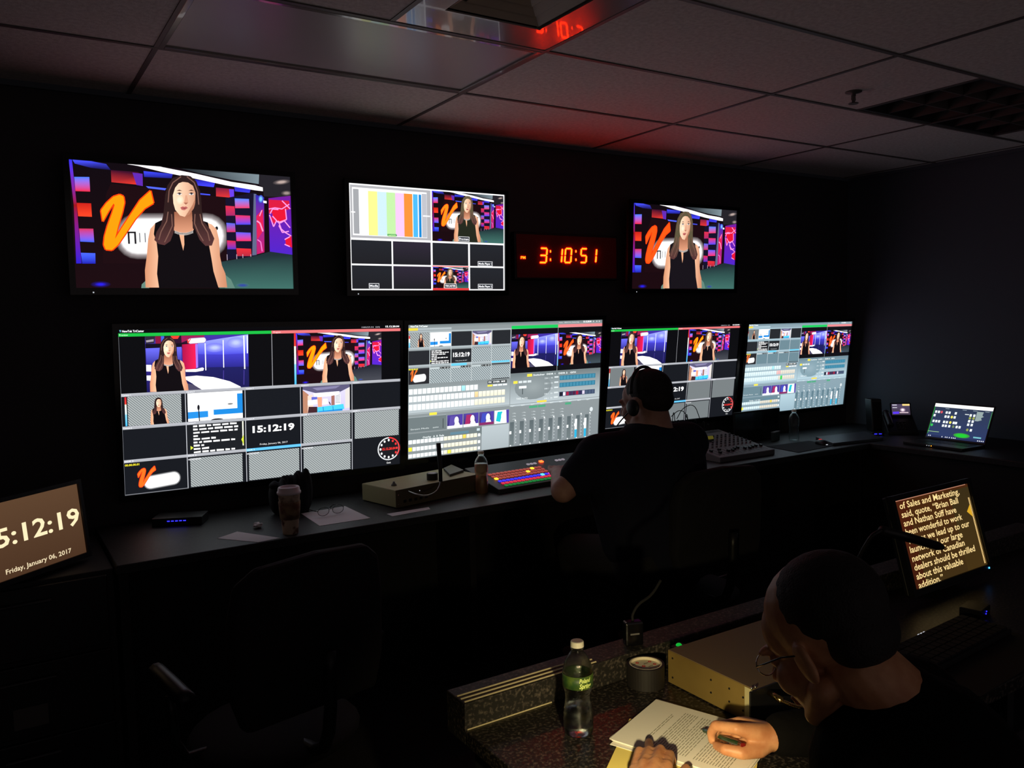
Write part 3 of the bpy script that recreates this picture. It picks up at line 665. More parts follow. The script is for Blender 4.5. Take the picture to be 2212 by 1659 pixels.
    for i, k in enumerate(((30, 30, 40), (220, 210, 226), (150, 30, 60), (60, 40, 70), (70, 30, 60), (150, 24, 50), (50, 40, 80), (200, 190, 210))): c.rect(.768+i*.0185, .592, .782+i*.0185, .622, k)
    c.rect(.642, .645, .695, .672, (228, 196, 60))
    # media strip
    c.rect(0, .655, .495, .665, g, bright); c.rect(.1, .662, .135, .682, (226, 206, 70)); c.text('Macro 1 - Apply Media 1 - Main', .008, .712, .013, (224, 230, 230), w=.11, bold=.01); c.rect(.002, .69, .18, .8, g2, g2)
    c.rect(.0, .686, .18, .688, bright); c.text('Stream Mode    auto', .014, .782, .011, (206, 214, 214), w=.13); c.line([(.165, .715), (.165, .79)], .003, (50, 56, 58), True)
    for i, (a, b) in enumerate((((84, 70, 150), (60, 130, 220)), ((150, 40, 90), (110, 190, 240)), ((60, 70, 170), (90, 200, 230)), ((250, 250, 252), (30, 180, 190)))):
        x0 = .185+i*.078; c.push((x0, .695, x0+.074, .8)); c.rect(0, 0, 1, 1, (74, 60, 140) if i < 3 else (246, 250, 250), (40, 34, 90) if i < 3 else (240, 240, 244))
        c.poly([(.2, .1), (.55, .1), (.4, .9), (.1, .8)], a if i < 3 else (30, 180, 190)); c.disc(.6, .45, .14, .3, (246, 248, 252)); c.poly([(.4, 1), (.5, .6), (.75, .6), (.9, 1)], (250, 250, 252)); c.poly([(.8, 0), (1, 0), (1, 1), (.85, 1)], (70, 56, 150)); c.rect(0, .8, 1, 1, (238, 236, 246) if i < 2 else (120, 40, 90)) if i < 3 else None; c.pop()
    # lower left rows
    c.rect(0, .81, .355, .87, g2); c.text('Overlay   A  B  Fade', .07, .852, .013, (220, 226, 226), w=.1, bold=.02); c.rect(.2, .83, .29, .85, (88, 120, 136)); c.rect(.33, .82, .345, .84, (180, 196, 200))
    keyrow(c, .005, .334, .858, .888, 18, lambda i: wht if i < 9 else crm, {14: (232, 206, 90)})
    c.rect(.336, .862, .348, .885, (226, 232, 232)); keyrow(c, .005, .334, .913, .943, 18, lambda i: wht if i < 9 else crm, {0: (236, 224, 60)}); c.rect(.336, .917, .348, .94, (226, 232, 232))
    keyrow(c, .005, .334, .965, .993, 18, lambda i: wht if i < 9 else crm, {10: (236, 230, 80)} if not blue else {}); c.rect(.336, .967, .348, .99, (226, 232, 232))
    c.rect(.355, .81, .495, 1, bright, (150, 160, 164) if not blue else (136, 160, 172))
    # audio mixer
    c.rect(.497, .66, 1, 1, g, (118, 126, 130) if not blue else (112, 138, 150)); c.poly([(.497, .66), (1, .66), (1, .674), (.497, .674)], bright)
    for a, b in ((.6, .645), (.648, .69), (.8, .835)): c.rect(a, .682, b, .7, (70, 150, 112))
    for i in range(9):
        x = .5+i*.0525; c.text('Input %d' % (i+1), x+.004, .674 if i < 7 else .676, .009, (224, 230, 230), w=.018)
        if i < 6:
            for k in range(3): c.text('1 Mic', x+.012, .735+k*.024, .009, (206, 214, 216), w=.018)
        c.rect(x, .80, x+.021, .99, (82, 92, 96) if not blue else (84, 110, 122), g2); c.rect(x+.026, .79, x+.0285, .985, (150, 158, 160))
        for k in range(7): c.rect(x+.03, .8+k*.028, x+.034, .804+k*.028, (220, 226, 228), fine=True)
        c.disc(x+.028, .79, .004, .006, (236, 240, 240), n=8, fine=True); c.disc(x+.005, .992, .0035, .0055, (236, 240, 240), n=8, fine=True)
        if i < 7: c.rect(x-.002, .874, x+.008, .898, (238, 242, 242))
    for x in (.86, .915):
        c.rect(x, .83, x+.013, .99, (240, 246, 248)); c.rect(x, .92, x+.013, .99, (40, 160, 200)); c.rect(x-.004, .868, x+.003, .89, (226, 232, 232))
    c.disc(.955, .76, .01, .02, (196, 204, 206), n=8)

T2_CORN = [(172, 187), (2048, 343), (2038, 1478), (228, 1475)]
def multiviewer(c):
    """colour bars and camera picture over two rows of four cells, white dividers"""
    h = hom(T2_CORN); U = lambda x: h((x, 550))[0]
    wht = (250, 250, 252); dk = (40, 38, 46); r1, r2 = .517, .757
    c.rect(0, 0, 1, 1, wht)
    c.rect(.008, .012, .497, r1-.012, (170, 170, 174))
    c.rect(U(228), .035, U(1122), r1-.035, wht); c.rect(U(240), .05, U(310), r1-.05, (156, 158, 162))
    for a, b, k in ((308, 420, (255, 255, 255)), (420, 530, (236, 234, 138)), (530, 640, (196, 224, 234)), (640, 745, (186, 226, 160)), (745, 850, (232, 190, 230)), (850, 950, (236, 138, 56)), (958, 1014, (74, 176, 236)), (1026, 1056, (30, 130, 200)), (1062, 1120, (180, 182, 190))):
        c.rect(U(a), .06 if 310 < a < 1060 else .05, U(b), r1-.04, k)
    c.rect(.012, .26, .035, .272, wht); c.rect(U(1075), .26, U(1160), .272, wht); c.rect(U(645), r1-.06, U(755), r1-.04, (40, 150, 70)); c.rect(U(655), r1-.054, U(745), r1-.034, (186, 226, 160)); c.text('Preview', U(662), r1-.04, .018, (30, 130, 60), w=.05)
    show_a(c, (.506, .012, .994, r1-.01), lod=2, orange=(255, 140, 26), hair=(92, 84, 62), top=(34, 38, 28))
    for i, (x0, x1) in enumerate(((.008, .247), (.256, .494), (.506, .744), (.756, .992))):
        for y0, y1 in ((r1+.008, r2-.008), (r2+.008, .988)): c.rect(x0, y0, x1, y1, (34, 36, 42) if i != 1 else (44, 38, 52), (30, 30, 34))
    show_a(c, (.506, r2+.008, .744, .985), lod=1, orange=(255, 140, 26), hair=(92, 84, 62), top=(34, 38, 28)); c.rect(.503, .978, .747, 1, (214, 56, 56)); c.rect(.503, r2-.004, .747, r2+.006, (226, 90, 90))
    for st, u, v, wd in (('Program', .715, .488, .062), ('Media Player 1', .862, .735, .092), ('Media', .137, .97, .05), ('TRICASTER', .62, .968, .07), ('Media Player 2', .862, .97, .092)):
        c.rect(u-wd/2-.006, v-.036, u+wd/2+.006, v+.012, (226, 226, 230), fine=True); c.rect(u-wd/2-.003, v-.031, u+wd/2+.003, v+.007, (40, 44, 50), fine=True); c.text(st, u-wd/2, v-.002, .02, (240, 240, 244), w=wd, bold=.03)

def clock_page(c):
    c.rect(0, 0, 1, 1, (92, 66, 46), (74, 50, 34)); c.text('15:12:19', .03, .57, .235, (255, 236, 190), w=.95, bold=.02)
    c.text('Friday, January 06, 2017', .18, .93, .062, (240, 220, 180), w=.66, bold=.015); c.text("'", .19, .14, .05, (255, 230, 200))
def prompter_page(c):
    c.rect(0, 0, 1, 1, (70, 36, 14), (60, 44, 20)); c.rect(.0, 0, .16, 1, (74, 30, 14), (62, 26, 12)); c.rect(.72, .04, 1, 1, (56, 44, 22), (66, 48, 20))
    c.rect(0, 0, .97, .012, (190, 130, 104), fine=True)
    lines = [('of Sales and Marketing,', .80), ('said, quote, \u201cBrian Ball', .755), ('and Nathan Stiff have', .70), ('been wonderful to work', .755), ('with as we lead up to our', .83), ('launch, and our large', .70), ('network of Canadian', .70), ('dealers should be thrilled', .82), ('about this valuable', .62), ('addition.\u201d', .32)]
    for i, (s, wd) in enumerate(lines): c.text(s, .06, .105+i*.1, .073, (255, 222, 152), w=wd, bold=.012)
    c.rect(.962, .17, .969, .98, (255, 214, 140), fine=True); c.rect(.975, .17, .980, .98, (255, 214, 140), fine=True); c.poly([(.9, .33), (.965, .25), (.965, .41)], (214, 164, 40), True)
def laptop_page(c):
    c.rect(0, 0, 1, 1, (44, 54, 74), (40, 54, 96)); c.rect(0, 0, 1, .1, (250, 252, 250)); c.rect(0, .1, .012, .9, (40, 150, 60)); c.rect(.988, .12, 1, .6, (60, 120, 80))
    q = (226, 234, 236)
    for x, y in ((.05, .25), (.1, .25), (.04, .36), (.05, .53), (.1, .53), (.15, .53), (.24, .25), (.29, .25), (.4, .25), (.24, .37), (.29, .37), (.4, .37), (.24, .53), (.29, .53), (.41, .53), (.45, .53), (.24, .64), (.29, .64), (.35, .64), (.48, .64), (.53, .64), (.66, .27), (.72, .27), (.66, .44), (.72, .44), (.66, .54), (.72, .54), (.73, .69)): c.rect(x-.018, y-.035, x+.018, y+.035, q)
    for x, y, k in ((.15, .25, (206, 80, 90)), (.35, .37, (236, 220, 90)), (.35, .53, (236, 220, 90)), (.04, .65, (50, 190, 80)), (.42, .64, (110, 130, 90)), (.66, .35, (150, 160, 80)), (.72, .35, (150, 160, 80)), (.67, .69, (140, 150, 80))): c.disc(x, y, .021, .04, k, n=10)
    c.rect(.56, .245, .63, .265, q); c.poly([(.75, .15), (.86, .15), (.85, .25), (.88, .28), (.84, .32), (.86, .38), (.8, .42), (.75, .42)], (140, 156, 156))
    for x in (.2, .5, .68, .88): c.rect(x, .13, x+.07, .142, (150, 166, 176))
    c.disc(.6, .87, .14, .07, (30, 190, 50), (60, 130, 60), .6); c.rect(0, .83, .2, .845, (150, 190, 130)); c.rect(.8, .86, .93, .9, (110, 176, 186))
    c.rect(0, .94, 1, 1, (34, 44, 80))
    for x in (.03, .06, .27, .33, .36, .4, .44, .47, .5, .88, .91, .94, .97): c.rect(x, .95, x+.014, .98, (226, 230, 240), fine=True)
def phone_page(c):
    c.rect(0, 0, 1, 1, (70, 60, 84), (56, 46, 60)); c.rect(.6, 0, 1, .16, (226, 190, 120)); c.rect(.05, .06, .3, .12, (210, 210, 220)); c.rect(.05, .3, .3, .36, (190, 190, 200))
    c.disc(.6, .55, .16, .2, (240, 220, 220), (90, 70, 100), .3); c.poly([(.05, .72), (.4, .7), (.38, .9), (.05, .92)], (80, 50, 220)); c.rect(.42, .74, .9, .84, (180, 160, 170))

# ================================================================== THE SETTING
def struct(name, bm, m, **k): return tag(obj(name, bm, m, **k), kind='structure')
X0, Y0 = -2.3, -2.4
bm = BM(); box(bm, X0, XR+.1, Y0, WALLY+.1, -.1, 0); struct('floor', bm, M['floor'])
bm = BM(); box(bm, X0, XR+.1, WALLY, WALLY+.1, 0, H+.05); struct('wall_front', bm, M['wall'])
bm = BM(); box(bm, XR, XR+.1, Y0, WALLY, 0, H+.05); struct('wall_right', bm, M['wall_side'])
bm = BM(); box(bm, X0-.1, X0, Y0, WALLY, 0, H+.05); struct('wall_left', bm, M['wall'])
# ceiling with openings where fixtures sit
bm = BM()
holes = [(.568, 1.768, 2.53, 3.12), (1.178, 1.768, 1.92, 2.50), (3.62, 4.83, 1.92, 2.50)]
xs = sorted({X0, XR} | {h[0] for h in holes} | {h[1] for h in holes}); ys = sorted({Y0, WALLY} | {h[2] for h in holes} | {h[3] for h in holes})
for a, b in zip(xs[:-1], xs[1:]):
    for c_, d_ in zip(ys[:-1], ys[1:]):
        if any(h[0]-1e-6 <= a and b <= h[1]+1e-6 and h[2]-1e-6 <= c_ and d_ <= h[3]+1e-6 for h in holes): continue
        box(bm, a, b, c_, d_, H, H+.02)
box(bm, X0, XR, Y0, WALLY, H+.22, H+.24)
struct('ceiling', bm, M['ceil'])
bm = BM(); g = .009
for y in (3.13, 2.512, 1.905, 1.30, .69, .08, -.53, -1.14, -1.75): box(bm, X0, XR, y-g, y+g, H-.004, H+.001)
for x in (-1.88, -.66, .558, 1.778, 2.998, 4.218, 5.3): box(bm, x-g, x+g, Y0, WALLY, H-.0035, H+.0012)
for x, a, b in ((1.168, 1.905, 2.512), (3.608, 1.905, 2.512), (4.84, 1.905, 2.512)): box(bm, x-g, x+g, a, b, H-.003, H+.0014)
struct('trim_1', bm, M['grid'])
bm = BM(); box(bm, X0, XR, WALLY-.02, WALLY, H-.022, H); box(bm, XR-.02, XR, Y0, WALLY-.02, H-.022, H); struct('trim_2', bm, M['wall_side'])

# ------------------------------------------------------------------ fixtures in the ceiling
t = thing('ceiling_light', 'unlit ceiling light with a smooth pale diffuser, left of the air vent', 'ceiling light', (1.168, 2.825, H))
bm = BM(); box(bm, -.6, .6, -.295, .295, .004, .012); obj('diffuser', bm, M['diffuser'], t)
bm = BM()
for a in ((-.605, -.585, -.3, .3), (.585, .605, -.3, .3), (-.585, .585, -.3, -.28), (-.585, .585, .28, .3)): box(bm, a[0], a[1], a[2], a[3], -.004, .014)
obj('frame', bm, M['vent'], t, bevel=.002)
bm = BM(); box(bm, -.59, .59, -.29, .29, .014, .12); obj('housing', bm, M['black'], t)

t = thing('ceiling_vent', 'square air vent with stepped louvres and a glossy face that mirrors the red clock', 'air vent', (1.473, 2.21, H))
bm = BM(); L, V = .298, .18; cx, cy = -.02, -.05
for a in ((-L, cx-V, -L, L), (cx+V, L, -L, L), (cx-V, cx+V, -L, cy-V), (cx-V, cx+V, cy+V, L)): box(bm, a[0], a[1], a[2], a[3], -.002, .003)
obj('face_plate', bm, M['vent'], t)
for i, k in enumerate((.17, .13, .09, .05)):
    bm = BM(); z = .004+i*.012
    pts = [(-k, -k), (k, -k), (k, k), (-k, k)]; inn = [(x*(k-.03)/k, y*(k-.03)/k) for x, y in pts]
    A = [bm.verts.new((cx+x, cy+y, z)) for x, y in pts]; B = [bm.verts.new((cx+x, cy+y, z+.018)) for x, y in inn]
    A2 = [bm.verts.new((v.co.x, v.co.y, v.co.z+.002)) for v in A]; B2 = [bm.verts.new((v.co.x, v.co.y, v.co.z+.002)) for v in B]
    for j in range(4):
        q = (j+1) % 4; bm.faces.new((A[j], A[q], B[q], B[j])); bm.faces.new((A2[j], B2[j], B2[q], A2[q])); bm.faces.new((A[j], A2[j], A2[q], A[q])); bm.faces.new((B[j], B[q], B2[q], B2[j]))
    obj('louvre', bm, M['louvre'], t)
bm = BM(); box(bm, cx-V-.02, cx+V+.02, cy-V-.02, cy+V+.02, .07, .09); obj('duct', bm, M['dark_hole'], t)

t = thing('ceiling_light', 'dark recessed ceiling light with cross blades near the right wall', 'ceiling light', (4.225, 2.21, H))
bm = BM(); box(bm, -.6, .6, -.285, .285, .10, .115); box(bm, -.605, -.59, -.29, .29, 0, .1); box(bm, .59, .605, -.29, .29, 0, .1); box(bm, -.6, .6, -.29, -.275, 0, .1); box(bm, -.6, .6, .275, .29, 0, .1); obj('housing', bm, M['dgrey'], t)
bm = BM()
for i in range(1, 3): box(bm, -.59, .59, -.275+i*.183-.004, -.275+i*.183+.004, .004, .055)
for i in range(1, 6): box(bm, -.59+i*.197-.003, -.59+i*.197+.003, -.275, .275, .004, .05)
obj('louvre', bm, M['grid'], t)
for y in (-.183, 0, .183):
    bm = BM(); tube(bm, [(-.57, y, .08), (.57, y, .08)], .012, 12); obj('tube_lamp', bm, M['diffuser'], t, smooth=True)

t = thing('sprinkler_head', 'small dark fire sprinkler hanging from the ceiling', 'sprinkler', (3.30, 2.31, H))
bm = BM(); lathe(bm, [(0, 0), (.035, 0), (.035, -.004), (.01, -.008), (.01, -.02), (0, -.02)], 20); obj('escutcheon', bm, M['grid'], t, smooth=True)
bm = BM(); tube(bm, [(0, 0, -.01), (0, 0, -.045)], .007); tube(bm, [(.012, 0, -.02), (.014, 0, -.035), (0, 0, -.05)], .002, 6); tube(bm, [(-.012, 0, -.02), (-.014, 0, -.035), (0, 0, -.05)], .002, 6); obj('frame', bm, M['grid'], t)
bm = BM(); lathe(bm, [(0, -.05), (.02, -.05), (.022, -.052), (.02, -.054), (0, -.054)], 16); obj('deflector', bm, M['grid'], t)

# ================================================================== SCREENS ON THE WALL
SY = 3.7034
def screen_matrix(x, z, yaw, tilt, roll, y=SY):
    ex = Vector((math.cos(yaw), math.sin(yaw), 0)); n = Vector((math.sin(yaw), -math.cos(yaw), 0))
    ez = Vector((0, 0, 1))*math.cos(tilt) + n*math.sin(tilt)
    ex2 = ex*math.cos(roll)+ez*math.sin(roll); ez2 = ez*math.cos(roll)-ex*math.sin(roll); ey = ez2.cross(ex2)
    m = Matrix.Identity(4)
    for i in range(3): m[i][0], m[i][1], m[i][2] = ex2[i], ey[i], ez2[i]
    m.translation = Vector((x, y, z)); return m
def display(name, label, cat, group, par, draw, bez, thick=.045, mount=True, led=None, arg=None, mats=None, Mx=None, gloss='gloss'):
    x, z, w, h, yaw, tilt, roll = par
    t = thing(name, label, cat, group=group); t.matrix_world = Mx or screen_matrix(x, CAM.z+z, yaw, tilt, roll)
    bm = BM(); b = bez; bb = bez*1.25
    for a in ((-w/2-b, -w/2, -h/2-bb, h/2+b), (w/2, w/2+b, -h/2-bb, h/2+b), (-w/2, w/2, h/2, h/2+b), (-w/2, w/2, -h/2-bb, -h/2)): box(bm, a[0], a[1], -.008, .012, a[2], a[3])
    obj('bezel', bm, M[gloss], t)
    bm = BM(); box(bm, -w/2-b+.002, w/2+b-.002, .012, .012+thick*.5, -h/2-bb+.002, h/2+b-.002); box(bm, -w/2*.7, w/2*.7, .012+thick*.5, .012+thick, -h/2*.8, h/2*.7); obj('housing', bm, M['black'], t, bevel=.004)
    c = Canvas(w, h)
    if arg is None: draw(c)
    else: draw(c, **arg)
    c.build('screen', t, mats=mats)
    if led:
        bm = BM(); box(bm, led-.0025, led+.0025, -.0095, -.008, -h/2-bb*.75, -h/2-bb*.75+.005); obj('power_light', bm, M['led_white'], t)
    return t
tv = 'wall mounted televisions in the upper row'
wm = 'large wall mounted displays in the lower row'
display('television', 'upper left television showing a news presenter before a red and blue studio set', 'television', tv, (.7548, .4215, .8813, .5, .0104, .0321, -.0021), lambda c: show_a(c, (0, 0, 1, 1)), .022, led=-.38, mats=TVP)
display('television', 'upper television beside the red clock, showing colour bars and a grid of black cells', 'television', tv, (1.9028, .413, .8676, .4976, .0155, .0363, -.0002), multiviewer, .022, led=-.40, mats=TVP)
display('television', 'upper right television showing the presenter, right of the red clock', 'television', tv, (3.6481, .4216, .8721, .4948, .0081, .055, .0009), lambda c: show_a(c, (0, 0, 1, 1), orange=(255, 84, 20), hair=(88, 80, 58), top=(22, 18, 24)), .022, led=-.40, mats=TVP)
display('wall_display', 'lower left display with two big pictures over striped cells, left of all the others', 'display', wm, (1.0766, -.3459, 1.2539, .6935, .0019, .0697, -.0072), multiview, .022, thick=.03)
display('wall_display', 'bright grey switcher control page on the display behind the amber bottle', 'display', wm, (2.3523, -.3415, 1.2168, .6766, .0015, .0909, .0033), control_ui, .022, thick=.03)
display('wall_display', 'multiview display partly hidden by the seated operator\'s head', 'display', wm, (3.5498, -.3455, 1.0656, .5976, -.0048, .115, -.0018), multiview, .022, thick=.03, arg=dict(fine=False, hair=(80, 60, 44)))
display('wall_display', 'rightmost wall display, a blue grey control page next to the room corner', 'display', wm, (4.7034, -.357, 1.0788, .6052, -.0046, .1149, -.0022), control_ui, .022, thick=.03, arg=dict(blue=1, fine=False))

# ------------------------------------------------------------------ red digital clock
CYW = WALLY-.045
def cw(px, py): p = ony(px, py, CYW); return p.x, p.z
cx0, _ = cw(1112, 555); cx1, _ = cw(1335, 555); _, cz1 = cw(1220, 505); _, cz0 = cw(1220, 605)
t = thing('digital_clock', 'red digital wall clock reading 3:10:51 between two televisions', 'clock', (0, 0, 0))
bm = BM(); box(bm, cx0, cx1, CYW+.002, WALLY, cz0, cz1); obj('housing', bm, M['black'], t, bevel=.006)
bm = BM(); box(bm, cx0+.012, cx1-.012, CYW+.0005, CYW+.002, cz0+.012, cz1-.012); obj('window', bm, M['clock_window'], t)
SEG = {'0': 'abcdef', '1': 'bc', '3': 'abcdg', '5': 'acdfg', '8': 'abcdefg'}
def seg_digit(ch, x, z, w, h):
    bm = BM(); th = .0085; s = .12
    def bar(x0, z0, x1, z1):
        L = math.hypot(x1-x0, z1-z0); dx, dz = (x1-x0)/L, (z1-z0)/L; nx, nz = -dz*th/2, dx*th/2; k = th/2
        P = [(x0+dx*.002, z0+dz*.002), (x0+dx*k+nx, z0+dz*k+nz), (x1-dx*k+nx, z1-dz*k+nz), (x1-dx*.002, z1-dz*.002), (x1-dx*k-nx, z1-dz*k-nz), (x0+dx*k-nx, z0+dz*k-nz)]
        f = [bm.verts.new((x+a+b*s-h*s/2, CYW-.002, z+b)) for a, b in P]; g2 = [bm.verts.new((v.co.x, CYW+.0005, v.co.z)) for v in f]
        bm.faces.new(f); bm.faces.new(g2[::-1])
        for i in range(6): bm.faces.new((f[i], g2[i], g2[(i+1) % 6], f[(i+1) % 6]))
    S = dict(a=(0, h, w, h), b=(w, h, w, h/2), c=(w, h/2, w, 0), d=(0, 0, w, 0), e=(0, h/2, 0, 0), f=(0, h, 0, h/2), g=(0, h/2, w, h/2))
    for k in SEG[ch]: bar(*S[k])
    obj('digit', bm, M['led_red'], t)
dh = .078
for ch, pxa, pxb in (('3', 1167, 1181), ('1', 1197, 1214), ('0', 1221, 1234), ('5', 1255, 1267), ('1', 1272, 1288)):
    xa, z = cw(pxa, 567); xb, _ = cw(pxb, 567); seg_digit(ch, xa, z, xb-xa, dh)
for px in (1189, 1244):
    for py in (543, 561):
        bm = BM(); x, z = cw(px, py); box(bm, x-.003, x+.003, CYW-.002, CYW+.0005, z-.006, z+.006)
        obj('colon_dot', bm, M['led_red'], t)
x, z = cw(1125, 559); bm = BM(); flat_text(bm, 'PM', Matrix.Translation((x, CYW-.001, z)), .014, .03, bold=.02); obj('indicator', bm, M['led_red'], t, label='small lit PM sign')
x, z = cw(1125, 542); bm = BM(); flat_text(bm, 'AM', Matrix.Translation((x, CYW-.001, z)), .013, .03, bold=.02); obj('indicator', bm, M['led_dim'], t, label='small unlit AM sign')

# ================================================================== FRONT DESK
DY = 3.085
bm = BM(); prism(bm, [(.33, DY), (4.60, DY), (4.60, 3.75), (.33, 3.75)], D-.035, D)
t = thing('front_desk', 'long dark console desk under the wall displays', 'desk')
obj('worktop', bm, M['desk'], t, bevel=.004)
bm = BM(); box(bm, .35, 4.58, 3.45, 3.47, .02, D-.035); obj('modesty_panel', bm, M['deskside'], t)
for x in (.34, 1.75, 3.15, 4.55):
    bm = BM(); box(bm, x, x+.03, DY+.04, 3.72, 0, D-.035); obj('leg_panel', bm, M['deskside'], t)
t = thing('return_desk', 'dark side desk along the right wall that carries the laptop', 'desk')
bm = BM(); prism(bm, [(4.603, 1.95), (XR-.005, 1.95), (XR-.005, 3.75), (4.603, 3.75)], D-.035, D); obj('worktop', bm, M['desk'], t, bevel=.004)
bm = BM(); box(bm, 4.64, 4.66, 1.98, 3.70, .02, D-.035); obj('side_panel', bm, M['deskside'], t)
bm = BM(); box(bm, 4.66, XR-.01, 1.98, 2.01, 0, D-.035); obj('leg_panel', bm, M['deskside'], t)

t = thing('equipment_cabinet', 'black equipment cabinet at the left end of the long desk, under the clock monitor', 'cabinet')
bm = BM(); box(bm, -.75, .325, 3.12, 3.75, 0, D-.015); obj('body', bm, M['deskside'], t, bevel=.005)
for i, (z0, z1) in enumerate(((.54, .78), (.28, .52), (.04, .26))):
    for x0, x1 in ((-.73, -.22), (-.20, .30)):
        bm = BM(); box(bm, x0, x1, 3.10, 3.12, z0, z1); d = obj('door', bm, M['black'], t, bevel=.003)
        if x0 > -.5:
            bm = BM(); tube(bm, [(x0+.17, 3.085, z1-.05), (x0+.33, 3.085, z1-.05)], .006, 8); box(bm, x0+.17, x0+.18, 3.085, 3.10, z1-.055, z1-.045); box(bm, x0+.32, x0+.33, 3.085, 3.10, z1-.055, z1-.045); obj('handle', bm, M['dgrey'], d)
        if i == 1 and x0 > -.5:
            bm = BM(); box(bm, x0+.20, x0+.30, 3.0985, 3.10, z0+.03, z0+.10); obj('card', bm, mat('faded_card', (88, 84, 80), .8), d)

# left monitor with the wall clock page (far left of the frame)
CLK = (M['pix'], M['pixf'])
ml = display('desktop_monitor', 'desktop monitor at the left edge showing 15:12:19 in warm white digits', 'monitor', 'desktop monitors', (0, 0, .40, .25, 0, 0, 0), clock_page, .014, mats=DMP, thick=.03, Mx=screen_matrix(.098, .951, .713, -.10, 0, 3.16), gloss='black')
bm = BM(); tube(bm, [(0, .115, -.127), (0, .03, -.02)], .012, 12); lathe(bm, [(0, 0), (.07, 0), (.07, .006), (0, .008)], 24, (0, .115, -.133)); obj('stand', bm, M['black'], ml)

# ================================================================== THINGS ON THE FRONT DESK
def sheet(name, label, cat, pts, z, m, th=.0012, group=None, parent=None):
    bm = BM(); prism(bm, [(p[0], p[1]) for p in pts], z, z+th); o = obj(name, bm, m, parent)
    if parent is None: tag(o, label, cat, group)
    return o
sheet('paper_sheet', 'plain white sheet lying near the front edge, left of the coffee cup', 'paper', [(.704, 3.246), (.794, 3.305), (.904, 3.10), (.817, 3.09)], D+.0002, M['paper_dim'])
sheet('paper_sheet', 'white sheet lying under the pair of eyeglasses', 'paper', [(1.103, 3.453), (1.309, 3.471), (1.311, 3.186), (1.092, 3.189)], D+.0002, M['paper_dim'])
sheet('paper_strip', 'narrow pale paper strip in front of the olive case', 'paper', [(1.399, 3.158), (1.585, 3.173), (1.598, 3.215), (1.397, 3.212)], D+.0002, M['paper_dim'])

# eyeglasses
g0 = onz(715, 1112, D+.004)
t = thing('eyeglasses', 'folded out eyeglasses resting on the white sheet beside the coffee cup', 'glasses', (g0.x, g0.y, D+.0016), .12)
def rim(cx, cy, rx, rz, n=24): return [(cx+rx*math.cos(2*PI*i/n), 0, cy+rz*math.sin(2*PI*i/n)) for i in range(n+1)]
bm = BM()
for sx in (-1, 1): tube(bm, rim(sx*.034, .022, .026, .018), .0012, 6, cap=False)
tube(bm, [(-.009, 0, .026), (0, 0, .029), (.009, 0, .026)], .0014, 6); obj('frame', bm, M['gloss'], t)
for sx in (-1, 1):
    bm = BM(); tube(bm, [(sx*.06, 0, .026), (sx*.066, .01, .026), (sx*.066, .10, .022), (sx*.062, .13, .003)], .0018, 6, smooth_path=1); obj('temple', bm, M['gloss'], t)
    bm = BM(); A = [bm.verts.new((x, -.0005, z)) for x, _, z in rim(sx*.034, .022, .026, .018)[:-1]]; B = [bm.verts.new((v.co.x, .0005, v.co.z)) for v in A]; bm.faces.new(A); bm.faces.new(B[::-1])
    for i in range(24): bm.faces.new((A[i], B[i], B[(i+1) % 24], A[(i+1) % 24]))
    obj('lens', bm, M['glass'], t)

# coffee cup
c0 = onz(628, 1152, D); cs_ = .235/.235
t = thing('coffee_cup', 'tall paper coffee cup with a pale lid in front of the lower left display', 'cup', (c0.x, c0.y, D))
bm = BM(); lathe(bm, [(0, 0), (.029, 0), (.030, .004), (.041, .152), (.0425, .155), (.0425, .157), (0, .157)], 36); obj('cup', bm, M['cup'], t, smooth=True)
bm = BM(); lathe(bm, [(0, .1575), (.0435, .1575), (.046, .160), (.046, .167), (.043, .169), (.041, .183), (.038, .186), (.034, .186), (.032, .179), (0, .179)], 36); obj('lid', bm, M['lid'], t, smooth=True)
bm = BM(); lathe(bm, [(.0352, .060), (.0375, .060), (.0425, .128), (.0402, .128)], 36, close=True); obj('sleeve', bm, mat('tan_cup_sleeve', (150, 128, 96), .85, noise=(30, (112, 78, 58), .45, .6)), t, smooth=True)

# crumpled wrapper
p = onz(557, 1140, D); bm = BM()
rr = random.Random(5)
def crumple(bm, c, r, n=7, m=12, amp=.35, flat=.6, seed=1):
    q = random.Random(seed); rings = []
    for i in range(n+1):
        t_ = PI*i/n; ring = []
        for j in range(m if 0 < i < n else 1):
            k = r*(1+q.uniform(-amp, amp)); ring.append(bm.verts.new((c[0]+k*math.sin(t_)*math.cos(2*PI*j/m), c[1]+k*math.sin(t_)*math.sin(2*PI*j/m), max(c[2]-r*flat, c[2]+k*flat*math.cos(t_)))))
        rings.append(ring)
    for A, B in zip(rings[:-1], rings[1:]):
        for j in range(m):
            k = (j+1) % m
            if len(A) == 1: bm.faces.new((A[0], B[j], B[k]))
            elif len(B) == 1: bm.faces.new((A[j], B[0], A[k]))
            else: bm.faces.new((A[j], B[j], B[k], A[k]))
crumple(bm, (p.x, p.y, D+.011), .018, seed=4); tag(obj('crumpled_wrapper', bm, M['paper_dim']), 'small crumpled wrapper between the plain sheet and the coffee cup', 'wrapper')

